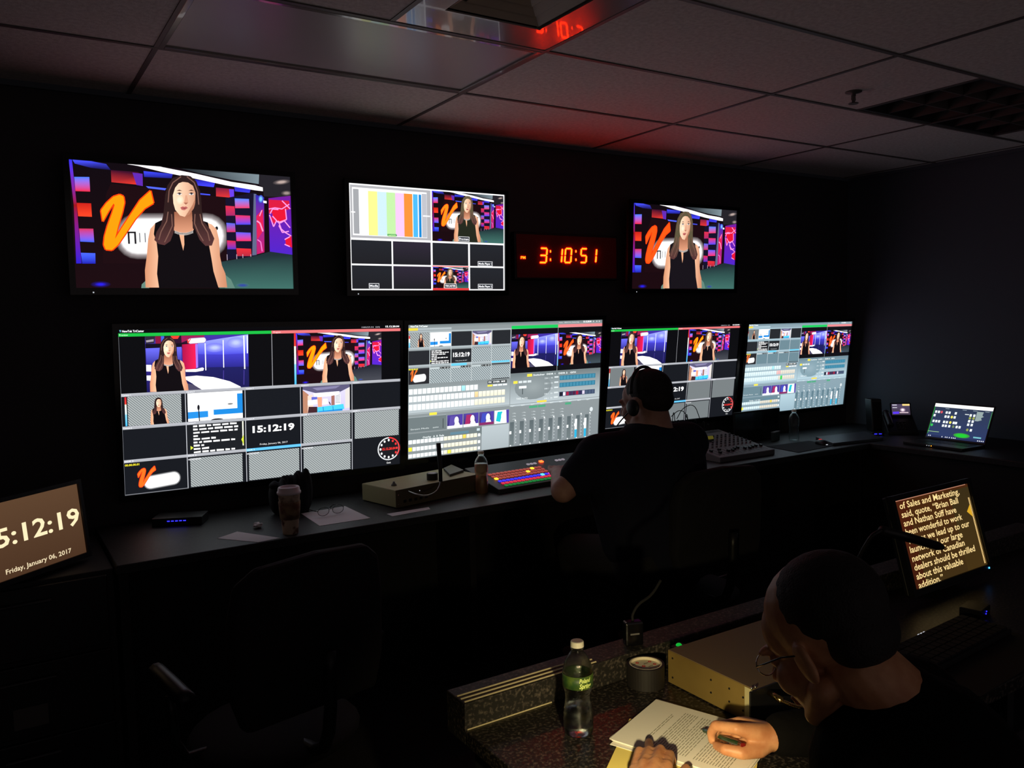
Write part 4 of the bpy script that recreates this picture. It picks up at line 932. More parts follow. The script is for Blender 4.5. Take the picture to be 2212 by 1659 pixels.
# dark jacket heap behind the cup
p = ony(628, 1050, 3.50); tz = ony(628, 1012, 3.50).z; bm = BM()
for i in range(10):
    q = random.Random(20+i); hh = (tz-D)*(.72+.028*i+q.uniform(-.05, .05)); ellipsoid(bm, (p.x-.068+i*.015, p.y+q.uniform(-.02, .02), D+.002+hh/2), (q.uniform(.018, .028), q.uniform(.03, .045), hh/2), seg=12, rg=8)
    ellipsoid(bm, (p.x-.07+i*.015+q.uniform(-.01, .01), p.y+q.uniform(-.04, .02), D+.002+hh*q.uniform(.5, .9)), (q.uniform(.012, .022), q.uniform(.02, .03), q.uniform(.012, .02)), seg=10, rg=8)
box(bm, p.x-.07, p.x+.07, p.y-.03, p.y+.03, D+.002, D+.05)
tag(organic('crumpled_cloth', bm, M['fabric'], .004, 3), 'crumpled black cloth heap behind the coffee cup', 'cloth')

# network switch with a row of blue lights
p = onz(384, 1128, D+.02)
t = thing('network_switch', 'small black network box with a row of blue lights under the lower left display', 'network switch', (p.x, p.y+.02, D), -.45)
bm = BM(); box(bm, -.10, .10, 0, .11, 0, .035); obj('case', bm, M['black'], t, bevel=.003)
for i in range(5):
    bm = BM(); box(bm, -.038+i*.016, -.028+i*.016, -.002, 0, .02, .0235); obj('light', bm, M['led_blue'], t)

# rack cases (2U) with gooseneck microphones
def gooseneck_panel(name, label, loc, rz, w, d, h, top, side, front, bracket=False):
    t = thing(name, label, 'intercom', loc, rz)
    bm = BM(); box(bm, 0, w, .004, d, .004, h); obj('body', bm, side, t, bevel=.0012)
    bm = BM(); box(bm, .002, w-.002, .006, d-.002, h, h+.0012); obj('lid', bm, top, t)
    bm = BM(); box(bm, -.012 if bracket else 0, w+.012, 0, .004, .002, h+.002); obj('front_panel', bm, front, t, bevel=.001)
    for x in (.012, w-.012):
        for z in (.018, h-.018):
            bm = BM(); lathe(bm, [(0, 0), (.0035, 0), (.0035, .002), (0, .0025)], 10, (0, 0, 0)); bmesh.ops.transform(bm, matrix=Matrix.Translation((x, 0, z)) @ Matrix.Rotation(PI/2, 4, 'X'), verts=bm.verts); obj('screw', bm, M['chrome'], t)
    return t
b0 = (1.473, 3.28)
t = gooseneck_panel('intercom_panel', 'olive grey flat case behind the amber bottle, with tape and a notebook on top', (b0[0], b0[1], D), math.radians(12), .50, .26, .079, M['case2'], M['case2'], mat('olive_panel', (86, 78, 60), .6))
for i in range(5):
    bm = BM(); box(bm, .04+i*.03, .055+i*.03, -.002, 0, .02, .032); obj('button', bm, M['black'], t)
bm = BM(); box(bm, .13, .1325, -.0015, 0, .058, .061); obj('light', bm, M['led_white'], t)
def onplane_y(px, py, y): return ony(px, py, y)
m0 = onplane_y(889, 1064, 3.25)
t = thing('gooseneck_microphone', 'slim gooseneck microphone with a black tip rising beside the amber bottle', 'microphone', tuple(m0))
def rel(v, o=m0): return Vector(v)-Vector(o)
P = [m0+Vector((0, .035, 0)), m0+Vector((0, 0, 0)), onplane_y(905, 1070, 3.20), onplane_y(925, 1071, 3.19), onplane_y(942, 1063, 3.20), onplane_y(950, 1050, 3.21), onplane_y(952, 1036, 3.22)]
bm = BM(); tube(bm, [rel(q) for q in P], .0036, 8, smooth_path=2); obj('gooseneck', bm, M['metal'], t, smooth=True)
bm = BM(); tube(bm, [rel(q) for q in (onplane_y(952, 1040, 3.22), onplane_y(951, 1010, 3.225), onplane_y(949, 985, 3.23), onplane_y(947, 957, 3.235))], [.0085, .009, .0105, .0105], 14); obj('microphone_tip', bm, M['black'], t, smooth=True)

Z2 = D+.0802
p = onz(934, 1036, Z2)
def tape_roll(name, label, loc, R, r, h, mt, mc):
    t = thing(name, label, 'tape', loc)
    bm = BM(); lathe(bm, [(r, 0), (R, 0), (R, h), (r, h)], 40, close=True); obj('tape_band', bm, mt, t, smooth=False)
    bm = BM(); lathe(bm, [(r-.003, 0), (r, 0), (r, h), (r-.003, h)], 40, close=True); obj('core', bm, mc, t)
    return t
t = tape_roll('tape_roll', 'small black tape roll with a white disc on the olive case', (p.x, p.y, Z2), .026, .016, .030, M['tape'], M['core'])
bm = BM(); lathe(bm, [(0, .0302), (.019, .0302), (.019, .0312), (0, .0312)], 30); obj('label_disc', bm, M['paper_dim'], t)
p = onz(851, 1049, Z2); bm = BM(); lathe(bm, [(0, 0), (.013, 0), (.012, .006), (.006, .012), (.005, .018), (0, .02)], 20, (p.x, p.y, Z2)); tag(obj('knob', bm, M['grey'], smooth=True), 'small grey knob lying on the left end of the olive case', 'knob')
pts = [onz(958, 1016, Z2), onz(972, 1030, Z2), onz(1002, 1020, Z2), onz(975, 1008, Z2)]
bm = BM(); prism(bm, [(q.x, q.y) for q in pts], Z2, Z2+.012); tag(obj('notebook', bm, M['dgrey'], bevel=.002), 'dark notebook lying on the right rear corner of the olive case', 'notebook')

# bottles
def bottle(name, label, loc, h=.205, cap=True, liquid=None, level=.8, lab=False, rz=0, r=.0325):
    t = thing(name, label, 'bottle', loc, rz); k = h/.205
    prof = [(0, .004), (.012, .003), (.024, .0), (.030, .004), (r*.98, .012), (r, .022), (r*.965, .028), (r, .034), (r*.96, .040), (r*.985, .046), (r*.93, .052), (r*.94, .058), (r*.88, .066), (r*.87, .074), (r*.84, .080), (r*.86, .088), (r*.9, .096), (r*.99, .104), (r, .108), (r, .138), (r*.98, .143), (r*.95, .147), (r*.9, .155), (r*.76, .166), (r*.56, .176), (r*.42, .182), (.0125, .186), (.0125, .188), (.0145, .1885), (.0145, .1905), (.0118, .191), (.0118, .200)]
    wall_ = [(max(a-.0007, 0), z+.0006) for a, z in prof[::-1]]
    bm = BM(); lathe(bm, [(a, z*k) for a, z in prof+wall_], 36); obj('shell', bm, M['plastic_clear'], t, smooth=True)
    if liquid:
        pr = [(max(a-.0012, 0), z+.0011) for a, z in prof if z <= level*.2]; pr.append((0, pr[-1][1]))
        bm = BM(); lathe(bm, [(a, z*k) for a, z in pr], 36); obj('liquid', bm, liquid, t, smooth=True)
    if cap:
        bm = BM(); lathe(bm, [(0, .205), (.0125, .205), (.0142, .2035), (.0145, .1925), (.0135, .1925), (.0135, .201), (0, .202)], 40, (0, 0, 0)); 
        bmesh.ops.scale(bm, vec=(1, 1, k), verts=bm.verts)
        obj('cap', bm, M['cap'], t, smooth=False, bevel=.0004)
    if lab:
        bm = BM(); lathe(bm, [(r+.0002, .109), (r+.0007, .109), (r+.0007, .137), (r+.0002, .137)], 40, close=True); lb = obj('label', bm, M['green_label'], t, smooth=True)
        for s_, z_, hh, ww in (('Poland', .125, .009, .026), ('Spring', .113, .010, .028)):
            vs, tr, tw = text_tris(s_, .03, .25); kk = hh/.7; kx = ww/tw; bm = BM(); V = []
            for x, y in vs:
                a = -PI/2 + (x*kx-.002)/r; V.append(bm.verts.new(((r+.0011)*math.cos(a), (r+.0011)*math.sin(a), z_+y*kk)))
            for q in tr:
                try: bm.faces.new([V[i] for i in q])
                except ValueError: pass
            obj('lettering', bm, M['label_text'], lb)
    return t
p = onz(1041, 1066, D); bottle('drink_bottle', 'clear bottle of amber drink standing left of the lit switcher', (p.x, p.y, D), .203, True, M['amber'], .72)
p = onz(1715, 951, D); bottle('water_bottle', 'clear plastic bottle on the long desk under the rightmost display', (p.x, p.y, D), .2, True, None)
p = onz(1250, 1583, N); bottle('water_bottle', 'half full water bottle with a white cap and green label on the near desk', (p.x, p.y, N), .205, True, M['water'], .3, True, rz=math.radians(-28))

# video switcher with its coloured keys
s0 = onz(1078, 1068, D)
t = thing('video_switcher', 'video switcher panel with rows of glowing coloured keys by the operator\'s hand', 'video switcher', (s0.x, s0.y, D), math.radians(3))
SW, SD, za, zb = .80, .30, .022, .085
slope = math.atan2(zb-za, SD); SM = Matrix.Translation((0, 0, za)) @ Matrix.Rotation(slope, 4, 'X')
bm = BM()
for x0, x1 in ((0, SW),):
    A = [bm.verts.new(q) for q in ((x0, 0, 0), (x0, SD, 0), (x0, SD, zb), (x0, 0, za))]; B = [bm.verts.new(q) for q in ((x1, 0, 0), (x1, SD, 0), (x1, SD, zb), (x1, 0, za))]
    bm.faces.new(A); bm.faces.new(B[::-1])
    for i in range(4): bm.faces.new((A[i], A[(i+1) % 4], B[(i+1) % 4], B[i]))
obj('chassis', bm, M['dgrey'], t, bevel=.003)
KM = {k: glow('key_'+k, c_, s_, True) for k, c_, s_ in (('green', (20, 120, 50), 1.0), ('red', (210, 40, 70), 1.1), ('blue', (50, 40, 220), 1.3), ('salmon', (170, 70, 60), .9), ('white', (150, 140, 150), .9), ('magenta', (200, 50, 190), 1.2))}
KM['hot_orange'] = M['led_orange']; KM['hot_cyan'] = M['led_cyan']; KM['hot_red'] = glow('hot_red_key', (255, 60, 20), 9.0)
rowsK = [('green', .022, 14), ('red', .050, 14), ('blue', .078, 14), ('salmon', .112, 14), ('salmon', .140, 14), ('salmon', .170, 14)]
HOT = {(3, 0): 'hot_orange', (4, 9): 'hot_orange', (5, 11): 'hot_orange', (2, 11): 'hot_cyan', (2, 13): 'magenta', (2, 12): 'blue'}
count = 0
for ri, (kc, yy, n) in enumerate(rowsK):
    for i in range(n):
        bm = BM(); kind = HOT.get((ri, i), kc); box(bm, .055+i*.0235+.001*ri, .055+i*.0235+.017+.001*ri, yy, yy+.016, 0, .005, M4=SM)
        obj('key', bm, KM[kind], t, bevel=.0008)
for i in range(3):
    bm = BM(); box(bm, .335+i*.022, .349+i*.022, .225, .240, 0, .005, M4=SM); obj('key', bm, KM['white'], t)
bm = BM(); box(bm, .425, .445, .235, .252, 0, .006, M4=SM); obj('key', bm, KM['hot_red'], t, label='brightly lit red key')
for i in range(3):
    bm = BM(); box(bm, .52+i*.022, .534+i*.022, .222, .237, 0, .005, M4=SM); obj('key', bm, KM['white'], t)
bm = BM(); box(bm, .60, .608, .06, .20, 0, .002, M4=SM); box(bm, .585, .625, .15, .165, .002, .03, M4=SM); obj('fader_bar', bm, M['black'], t)

# audio mixer with sticky note and cables
q = [onz(1556, 988, .842), onz(1674, 970, .842)]
ang = math.atan2(q[1].y-q[0].y, q[1].x-q[0].x)
t = thing('audio_mixer', 'grey audio mixing console with rows of knobs, right of the seated operator', 'mixer', (q[0].x, q[0].y, D), ang)
MW, MD = (q[1]-q[0]).length, .44; z1, z2 = .030, .105; sl = math.atan2(z2-z1, MD); MMx = Matrix.Translation((0, 0, z1)) @ Matrix.Rotation(sl, 4, 'X')
bm = BM(); A = [bm.verts.new(v) for v in ((0, 0, 0), (0, MD, 0), (0, MD, z2), (0, 0, z1))]; B = [bm.verts.new(v) for v in ((MW, 0, 0), (MW, MD, 0), (MW, MD, z2), (MW, 0, z1))]
bm.faces.new(A); bm.faces.new(B[::-1])
for i in range(4): bm.faces.new((A[i], A[(i+1) % 4], B[(i+1) % 4], B[i]))
obj('chassis', bm, mat('mixer_grey_paint', (96, 94, 96), .55), t, bevel=.004)
kn = mat('mixer_knob_grey', (70, 68, 72), .5)
for i in range(12):
    for j in range(6):
        bm = BM(); lathe(bm, [(0, 0), (.0065, 0), (.0055, .011), (0, .012)], 10, (.03+i*(MW-.06)/11, .16+j*.033, 0)); bmesh.ops.transform(bm, matrix=MMx, verts=bm.verts); obj('knob', bm, kn if j % 3 else M['grey'], t)
for i in range(12):
    bm = BM(); kx_ = .028+i*(MW-.06)/11; box(bm, kx_, kx_+.004, .03, .125, 0, .001, M4=MMx); rr = random.Random(i); y = .05+rr.random()*.05; box(bm, kx_-.005, kx_+.009, y, y+.016, .001, .012, M4=MMx); obj('fader', bm, M['black'], t)
bm = BM(); box(bm, .02, MW-.02, .40, .43, 0, .001, M4=MMx)
for i in range(12): lathe(bm, [(0, .001), (.008, .001), (.008, .004), (0, .004)], 12, (.03+i*(MW-.06)/11, .385, 0))
bmesh.ops.transform(bm, matrix=Matrix.Identity(4), verts=bm.verts); obj('connector_strip', bm, M['black'], t)
MW4 = Matrix.Translation(t.location) @ Matrix.Rotation(ang, 4, 'Z') @ MMx
def on_plane(px, py, M4, off=0.0):
    n = (M4.to_3x3() @ Vector((0, 0, 1))).normalized(); p0 = M4.translation + n*off; d = ray(px, py)
    return CAM + d*((p0-CAM).dot(n)/d.dot(n))
pn = [on_plane(*v, MW4, .014) for v in ((1504, 945), (1540, 941.5), (1542, 948.5), (1513, 951.5))]
mixer = t
bm = BM()
A = [bm.verts.new(v) for v in pn]; B = [bm.verts.new(Vector(v)+Vector((0, 0, .0012))) for v in pn]; bm.faces.new(A[::-1]); bm.faces.new(B)
for i in range(4): bm.faces.new((A[i], A[(i+1) % 4], B[(i+1) % 4], B[i]))
tag(obj('sticky_note', bm, M['note']), 'bright yellow sticky note on the audio mixer', 'sticky note')
rr = random.Random(11)
back = MW4 @ Vector((0, MD, 0))
for i in range(12):
    bm = BM(); x = back.x-.02+i*.036; y = back.y+.012; pk = (.05, .12, .07, .15, .10, .05, .13, .06, .09, .04, .07, .05)[i]
    tube(bm, [(x, y, .86), (x+.004, y+.006, .93+pk*.4), (x+.010, y+.018, .90+pk), (x+.014, y+.034, .90+pk*.9), (x+.010, y+.046, .88), (x+.008, y+.05, D+.004)], .0024, 6, smooth_path=2)
    tag(obj('audio_cable', bm, M['rubber'], smooth=True), 'thin black audio cable looping up behind the mixer', 'cable', 'audio cables looping behind the mixer')
for pts_ in ([(1462, 905), (1475, 880), (1500, 872), (1512, 905)], [(1450, 900), (1466, 885), (1480, 890), (1487, 912)], [(1478, 908), (1490, 870), (1496, 890), (1499, 912)], [(1498, 905), (1530, 893), (1560, 905), (1575, 925)]):
    bm = BM(); tube(bm, [ony(a_, b_, back.y+.075+.018*pts_[0][0]/1500+.02*([1462, 1450, 1478, 1498].index(pts_[0][0]))) for a_, b_ in pts_], .0024, 6, smooth_path=2)
    tag(obj('audio_cable', bm, M['rubber'], smooth=True), 'thin black audio cable looping up behind the mixer', 'cable', 'audio cables looping behind the mixer')

# small things right of the mixer
p = onz(1675, 952, D)
t = thing('small_box', 'small greenish grey upright box between the mixer and the clear bottle', 'box', (p.x, p.y, D), .3)
bm = BM(); box(bm, -.045, .045, -.012, .012, 0, .055); obj('body', bm, mat('grey_green_plastic', (62, 78, 72), .5), t, bevel=.004)
bm = BM(); box(bm, -.045, .045, -.013, .013, .055, .060); obj('top_edge', bm, M['grey'], t)
# dark tablet standing in front of the rightmost display
a = ony(1584, 893, 3.62); b = ony(1684, 879, 3.62)
t = thing('tablet', 'black tablet standing upright below the left corner of the rightmost display', 'tablet', ((a.x+b.x)/2, 3.62, D))
hgt = (a.z+b.z)/2-D; bm = BM(); box(bm, -(b.x-a.x)/2, (b.x-a.x)/2, -.004, .006, .0, hgt); obj('body', bm, M['black'], t, bevel=.008)
bm = BM(); box(bm, -(b.x-a.x)/2+.012, (b.x-a.x)/2-.012, -.0045, -.004, .012, hgt-.012); obj('glass', bm, M['gloss'], t)
bm = BM(); box(bm, -.06, .06, .006, .07, 0, .004); box(bm, -.06, .06, .05, .056, .004, hgt*.5); obj('stand', bm, M['black'], t)

kq = [onz(1762, 943, D+.018), onz(1800, 957, D+.018), onz(1908, 945, D+.018), onz(1868, 931, D+.018)]
t = thing('closed_laptop', 'closed dark laptop lying flat right of the clear plastic bottle', 'laptop')
bm = BM(); prism(bm, [(v.x, v.y) for v in kq], D+.0005, D+.009); obj('base', bm, M['dgrey'], t, bevel=.002)
bm = BM(); prism(bm, [(v.x, v.y) for v in kq], D+.0095, D+.017); obj('lid', bm, mat('laptop_lid', (58, 60, 70), .4), t, bevel=.002)
p = onz(1769, 960, D)
t = thing('computer_mouse', 'black mouse with a red glowing logo in front of the closed laptop', 'mouse', (p.x, p.y-.02, D), -.3)
bm = BM(); ellipsoid(bm, (0, 0, .006), (.03, .052, .028)); 
for v in bm.verts: v.co.z = max(0, v.co.z)
obj('shell', bm, M['black'], t, smooth=True)
bm = BM(); ellipsoid(bm, (.0, .012, .0325), (.011, .013, .0025), seg=12, rg=6); obj('logo_light', bm, glow('mouse_red', (230, 20, 30), .8), t)
bm = BM(); box(bm, -.006, .006, -.053, -.05, .006, .010); obj('front_light', bm, M['led_white'], t)
# paper under things at the desk bend
sheet('mouse_pad', 'dark flat mouse pad between the mixer and the mouse', 'mouse pad', [(3.98, 3.13), (4.36, 3.16), (4.40, 3.38), (4.02, 3.40)], D+.0002, mat('mouse_pad_cloth', (38, 46, 50), .9), .003)

# speaker in the corner
p = onz(1905, 932, D)
t = thing('desk_speaker', 'tall narrow black speaker in the corner, left of the small phone screen', 'speaker', (p.x, p.y+.05, D), -.5)
bm = BM(); A = [(-.038, -.04), (.038, -.04), (.038, .05), (-.038, .05)]; prism(bm, A, 0, .22); 
for v in bm.verts:
    if v.co.z > .1: v.co.y += .03
obj('cabinet', bm, M['black'], t, bevel=.008)
bm = BM(); box(bm, -.032, .032, -.043, -.040, .02, .2)
for v in bm.verts: v.co.y += .03*(v.co.z/.22)
obj('grille', bm, M['fabric'], t)
p = onz(1897, 938, D+.01)
t = thing('usb_hub', 'small black hub with two violet lights at the desk bend', 'usb hub', (p.x, p.y, D), -.6)
bm = BM(); box(bm, -.04, .04, 0, .03, 0, .02); obj('case', bm, M['black'], t, bevel=.003)
for x in (-.025, .005):
    bm = BM(); box(bm, x, x+.018, -.0015, 0, .010, .014); obj('light', bm, M['led_blue'], t)

# desk phone with small screen
p = onz(1950, 940, D)
t = thing('desk_phone', 'black desk phone with a small lit colour screen, left of the open laptop', 'phone', (p.x, p.y, D), -.75)
bm = BM(); A = [bm.verts.new(v) for v in ((-.09, 0, 0), (-.09, .16, 0), (-.09, .16, .12), (-.09, 0, .02))]; B = [bm.verts.new((.10, v.co.y, v.co.z)) for v in A]; bm.faces.new(A); bm.faces.new(B[::-1])
for i in range(4): bm.faces.new((A[i], A[(i+1) % 4], B[(i+1) % 4], B[i]))
obj('base', bm, M['black'], t, bevel=.004)
bm = BM(); tube(bm, [(-.07, .02, .06), (-.07, .05, .085), (-.07, .12, .125), (-.07, .15, .135)], [.02, .014, .014, .02], 10, smooth_path=1); obj('handset', bm, M['black'], t, smooth=True)
for i in range(4):
    for j in range(3):
        bm = BM(); y = .03+i*.018; box(bm, -.02+j*.022, -.006+j*.022, y, y+.012, .02+y*.625, .026+y*.625); obj('key', bm, M['dgrey'], t)
c = Canvas(.115, .075); phone_page(c)
e = thing('screen_frame', None, None); bm = BM(); box(bm, -.066, .066, .001, .012, -.046, .046); e2 = obj('screen_housing', bm, M['black'], t, bevel=.003); bpy.data.objects.remove(e, do_unlink=True)
e2.location = (.025, .145, .155); e2.rotation_euler = (-.35, 0, 0)
o = c.build('screen', e2)

# open laptop on the return desk
scr_w, scr_h = .31, .185
lc = onz(2066, 948, D+.02)
LR = -math.radians(60)
LX = screen_matrix(0, 0, -1.05, -.35, 0)
# solve: the hinge line runs under the screen
TLc, TRc, BRc, BLc = (2015.5, 881), (2143.7, 892), (2126, 957), (2001, 942)
t = thing('open_laptop', 'open laptop with a dark blue page of small icons on the side desk', 'laptop')
bl = onz(BLc[0], BLc[1], D+.03); br = onz(BRc[0], BRc[1], D+.03)
dv = Vector((br.x-bl.x, br.y-bl.y, 0)); wL = .325; yawL = math.atan2(dv.y, dv.x)
mid = (bl+br)/2
print('LAPTOP', bl[:], br[:], dv.length, math.degrees(yawL))
Mx = screen_matrix(mid.x, 0, yawL, -.42, 0, mid.y); ez = Vector((Mx[0][2], Mx[1][2], Mx[2][2])); wS = dv.length; hS = wS*.6
Mx.translation = Vector((mid.x, mid.y, D+.03)) + ez*hS/2
scr = Mx
bm = BM(); box(bm, -wS/2-.008, wS/2+.008, .0008, .008, -hS/2-.012, hS/2+.01); lidO = obj('lid', bm, M['black'], t, bevel=.002); lidO.matrix_world = scr
c = Canvas(wS, hS); laptop_page(c); so = c.build('screen', lidO, mats=TVP)
n2 = Vector((math.sin(yawL), -math.cos(yawL), 0)); ex = Vector((math.cos(yawL), math.sin(yawL), 0))
bc = Vector((mid.x, mid.y, D+.001))
bm = BM(); P4 = [bc-ex*(wS/2+.006)-n2*.004, bc+ex*(wS/2+.006)-n2*.004, bc+ex*(wS/2+.006)+n2*.22, bc-ex*(wS/2+.006)+n2*.22]; prism(bm, [(v.x, v.y) for v in P4], D+.001, D+.017); obj('base', bm, M['black'], t, bevel=.003)
bm = BM(); a_, b_ = .02, .12
for r_ in range(5):
    for k_ in range(13):
        o_ = bc-ex*(wS/2-.02)+ex*(k_*(wS-.04)/13)+n2*(.03+r_*.019); P4 = [o_, o_+ex*((wS-.04)/13-.003), o_+ex*((wS-.04)/13-.003)+n2*.016, o_+n2*.016]; prism(bm, [(v.x, v.y) for v in P4], D+.017, D+.0185)
obj('keyboard', bm, M['dgrey'], t)
for i, k_ in enumerate((M['led_white'], M['led_white'], M['led_orange'])):
    o_ = bc+n2*.2205+ex*(-.03+i*.014); bm = BM(); box(bm, o_.x-.002, o_.x+.002, o_.y-.002, o_.y+.002, D+.009, D+.0125); obj('light', bm, k_, t)

# ================================================================== NEAR DESK
LX0, LY1 = .83, 1.61
t = thing('near_desk', 'near desk with a speckled dark granite top', 'desk')
bm = BM(); prism(bm, [(LX0, .98), (3.35, .98), (3.35, 1.5245), (LX0, 1.5245)], N-.035, N); obj('worktop', bm, M['granite'], t, bevel=.003)
near = t
t = thing('cable_ledge', 'raised granite ledge with thin metal strips along the back of the near desk', 'ledge')
bm = BM(); prism(bm, [(LX0, 1.525), (3.35, 1.525), (3.35, LY1), (LX0, LY1)], N-.035, N+.06); obj('ledge_top', bm, M['ledge'], t, bevel=.003)
for y in (1.533, 1.550, 1.567):
    bm = BM(); tube(bm, [(LX0+.004, y, N+.0605), (1.20, y, N+.0605)], .0022, 8); obj('metal_strip', bm, M['strip'], t)  # highlight is in the pale colour; strips end where it fades
bm = BM(); tube(bm, [(LX0+.004, 1.5235, N+.0015), (1.06, 1.5235, N+.0015)], .0016, 8); obj('metal_strip', bm, M['strip'], t)
t = near
for x in (LX0+.02, 2.1, 3.30):
    bm = BM(); box(bm, x, x+.03, 1.02, 1.52, 0, N-.035); obj('leg_panel', bm, M['deskside'], t)
bm = BM(); box(bm, LX0+.055, 3.29, 1.49, 1.505, .05, N-.035); obj('modesty_panel', bm, M['deskside'], t)

# gold metal case with the gooseneck microphone
gx, gy = 1.352, 1.172
t = thing('metal_case', 'gold coloured flat metal case with a brown lid on the near desk', 'equipment case', (gx, gy, N))
gw, gd, gh = .482, .272, .083
bm = BM(); box(bm, 0, gw, .003, gd, .003, gh); obj('body', bm, M['brass'], t, bevel=.0015)
bm = BM(); box(bm, .001, gw-.001, .004, gd-.001, gh, gh+.0014); obj('lid', bm, M['boxtop'], t)
bm = BM(); box(bm, -.018, gw+.01, -.002, .003, .002, gh+.002); obj('front_panel', bm, M['black'], t, bevel=.001)
bm = BM(); box(bm, -.0012, 0, .0032, .030, .004, gh-.001); obj('rack_ear', bm, mat('pale_zinc', (206, 198, 150), .45, metal=.3), t)
for y, z in ((.075, .06), (.075, .03), (.13, .06), (.13, .03), (.255, .068), (.255, .02), (.035, .055), (.035, .025)):
    bm = BM(); lathe(bm, [(0, 0), (.0026, 0), (.0022, .0012), (0, .0014)], 12); bmesh.ops.transform(bm, matrix=Matrix.Translation((-.0004, y, z)) @ Matrix.Rotation(-PI/2, 4, 'Y'), verts=bm.verts); obj('screw', bm, M['black'], t)
for x, z in ((-.004, gh+.004), (.008, gh+.004), (.003, gh-.006)):
    bm = BM(); ellipsoid(bm, (x, .008, z), (.0032, .0032, .003), seg=10, rg=6); obj('screw', bm, M['chrome'], t, smooth=True)
for i in range(4):
    bm = BM(); box(bm, .14+i*.05, .165+i*.05, -.006, -.002, .02, .04); obj('button', bm, M['dgrey'], t)
g0 = ony(1662, 1496, gy-.002); g0.z = min(g0.z, N+gh-.01)
print('GOOSE', g0[:])
t = thing('gooseneck_microphone', 'brass tinted gooseneck microphone curving out of the gold case under the man\'s chin', 'microphone', tuple(g0))
R0 = lambda v: Vector(v)-g0
gp = [ony(1662, 1496, gy-.004), ony(1690, 1514, gy-.045), ony(1712, 1524, gy-.07), ony(1745, 1531, gy-.10), ony(1800, 1530, gy-.13), ony(1850, 1512, gy-.16)]
bm = BM(); tube(bm, [R0(gp[0]), R0(gp[0])*.5+R0(gp[1])*.5, R0(gp[1])], .0068, 16); obj('collar', bm, M['brass_sh'] if 'brass_sh' in M else M.setdefault('brass_sh', mat('gold_chrome', (220, 190, 120), .18, metal=1.0)), t, smooth=True)
bm = BM(); path = [R0(v) for v in gp[1:]]
for _ in range(3):
    q_ = [path[0]]
    for a, b in zip(path[:-1], path[1:]): q_ += [a*.75+b*.25, a*.25+b*.75]
    path = q_+[path[-1]]
cum = [0]
for a, b in zip(path[:-1], path[1:]): cum.append(cum[-1]+(b-a).length)
def along(s_):
    for i in range(len(cum)-1):
        if cum[i+1] >= s_: k = (s_-cum[i])/(cum[i+1]-cum[i]+1e-9); return path[i]*(1-k)+path[i+1]*k
    return path[-1]
ns = int(cum[-1]/.0015); pp = [along(i*.0015) for i in range(ns)]; tube(bm, pp, [.0046 if i % 3 else .0036 for i in range(ns)], 12)
obj('gooseneck', bm, M['brass_sh'], t, smooth=True)
bm = BM(); e_ = R0(gp[-1]); d_ = (gp[-1]-gp[-2]).normalized(); tube(bm, [e_, e_+d_*.03, e_+d_*.07], [.008, .009, .008], 14); obj('microphone_tip', bm, M['black'], t, smooth=True)

# tape roll with printed core
p = onz(1395, 1477, N)
t = tape_roll('tape_roll', 'roll of wide black tape with a printed pale core on the near desk', (p.x, p.y, N), .0455, .0395, .052, M['tape'], M['core'])
bm = BM(); lathe(bm, [(.0005, .044), (.0392, .044), (.0392, .0455), (.0005, .0455)], 40, close=True); dsk = obj('core_label', bm, M['core'], t)
for i in range(3):
    for x, y in ((-.006, .024-.024*i), (.024, .012-.018*i)):
        bm = BM(); lathe(bm, [(.0022, 0), (.0042, 0), (.0042, .0004), (.0022, .0004)], 14, (x, y, .0456), close=True); obj('printed_mark', bm, M['red_ink'], dsk)
        bm = BM(); box(bm, x-.022, x-.008, y-.004, y-.002, .0456, .0459); obj('printed_mark', bm, M['ink'], dsk)

# black clip-on device on the ledge and green light
p = onz(1376, 1396, N+.06)
t = thing('communication_beltpack', 'small glossy black intercom beltpack standing on the back ledge of the near desk', 'beltpack', (p.x, p.y+.015, N+.06), -.35)
bm = BM(); box(bm, -.024, .024, -.014, .014, 0, .062); obj('body', bm, M['gloss'], t, bevel=.005)
bm = BM(); box(bm, -.012, .012, -.0148, -.014, .030, .034); obj('name_plate', bm, M['grey'], t)
bm = BM(); tube(bm, [(.0, 0, .062), (.0, .005, .075), (.02, .012, .10), (.06, .02, .115), (.09, .03, .15)], .0035, 8, smooth_path=2); obj('cable', bm, M['rubber'], t, smooth=True)
p = onz(1468, 1389, N+.005)
p = ony(1468, 1390, 1.50)
t = thing('signal_light', 'small glowing green button light behind the gold case', 'light', (p.x, 1.505, N), .2)
bm = BM(); box(bm, -.02, .02, -.012, .012, 0, max(.02, p.z-N-.006)); obj('case', bm, M['black'], t, bevel=.002)
bm = BM(); ellipsoid(bm, (0, -.002, max(.02, p.z-N-.006)), (.008, .008, .006), seg=14, rg=8); obj('lens', bm, M['led_green'], t, smooth=True)

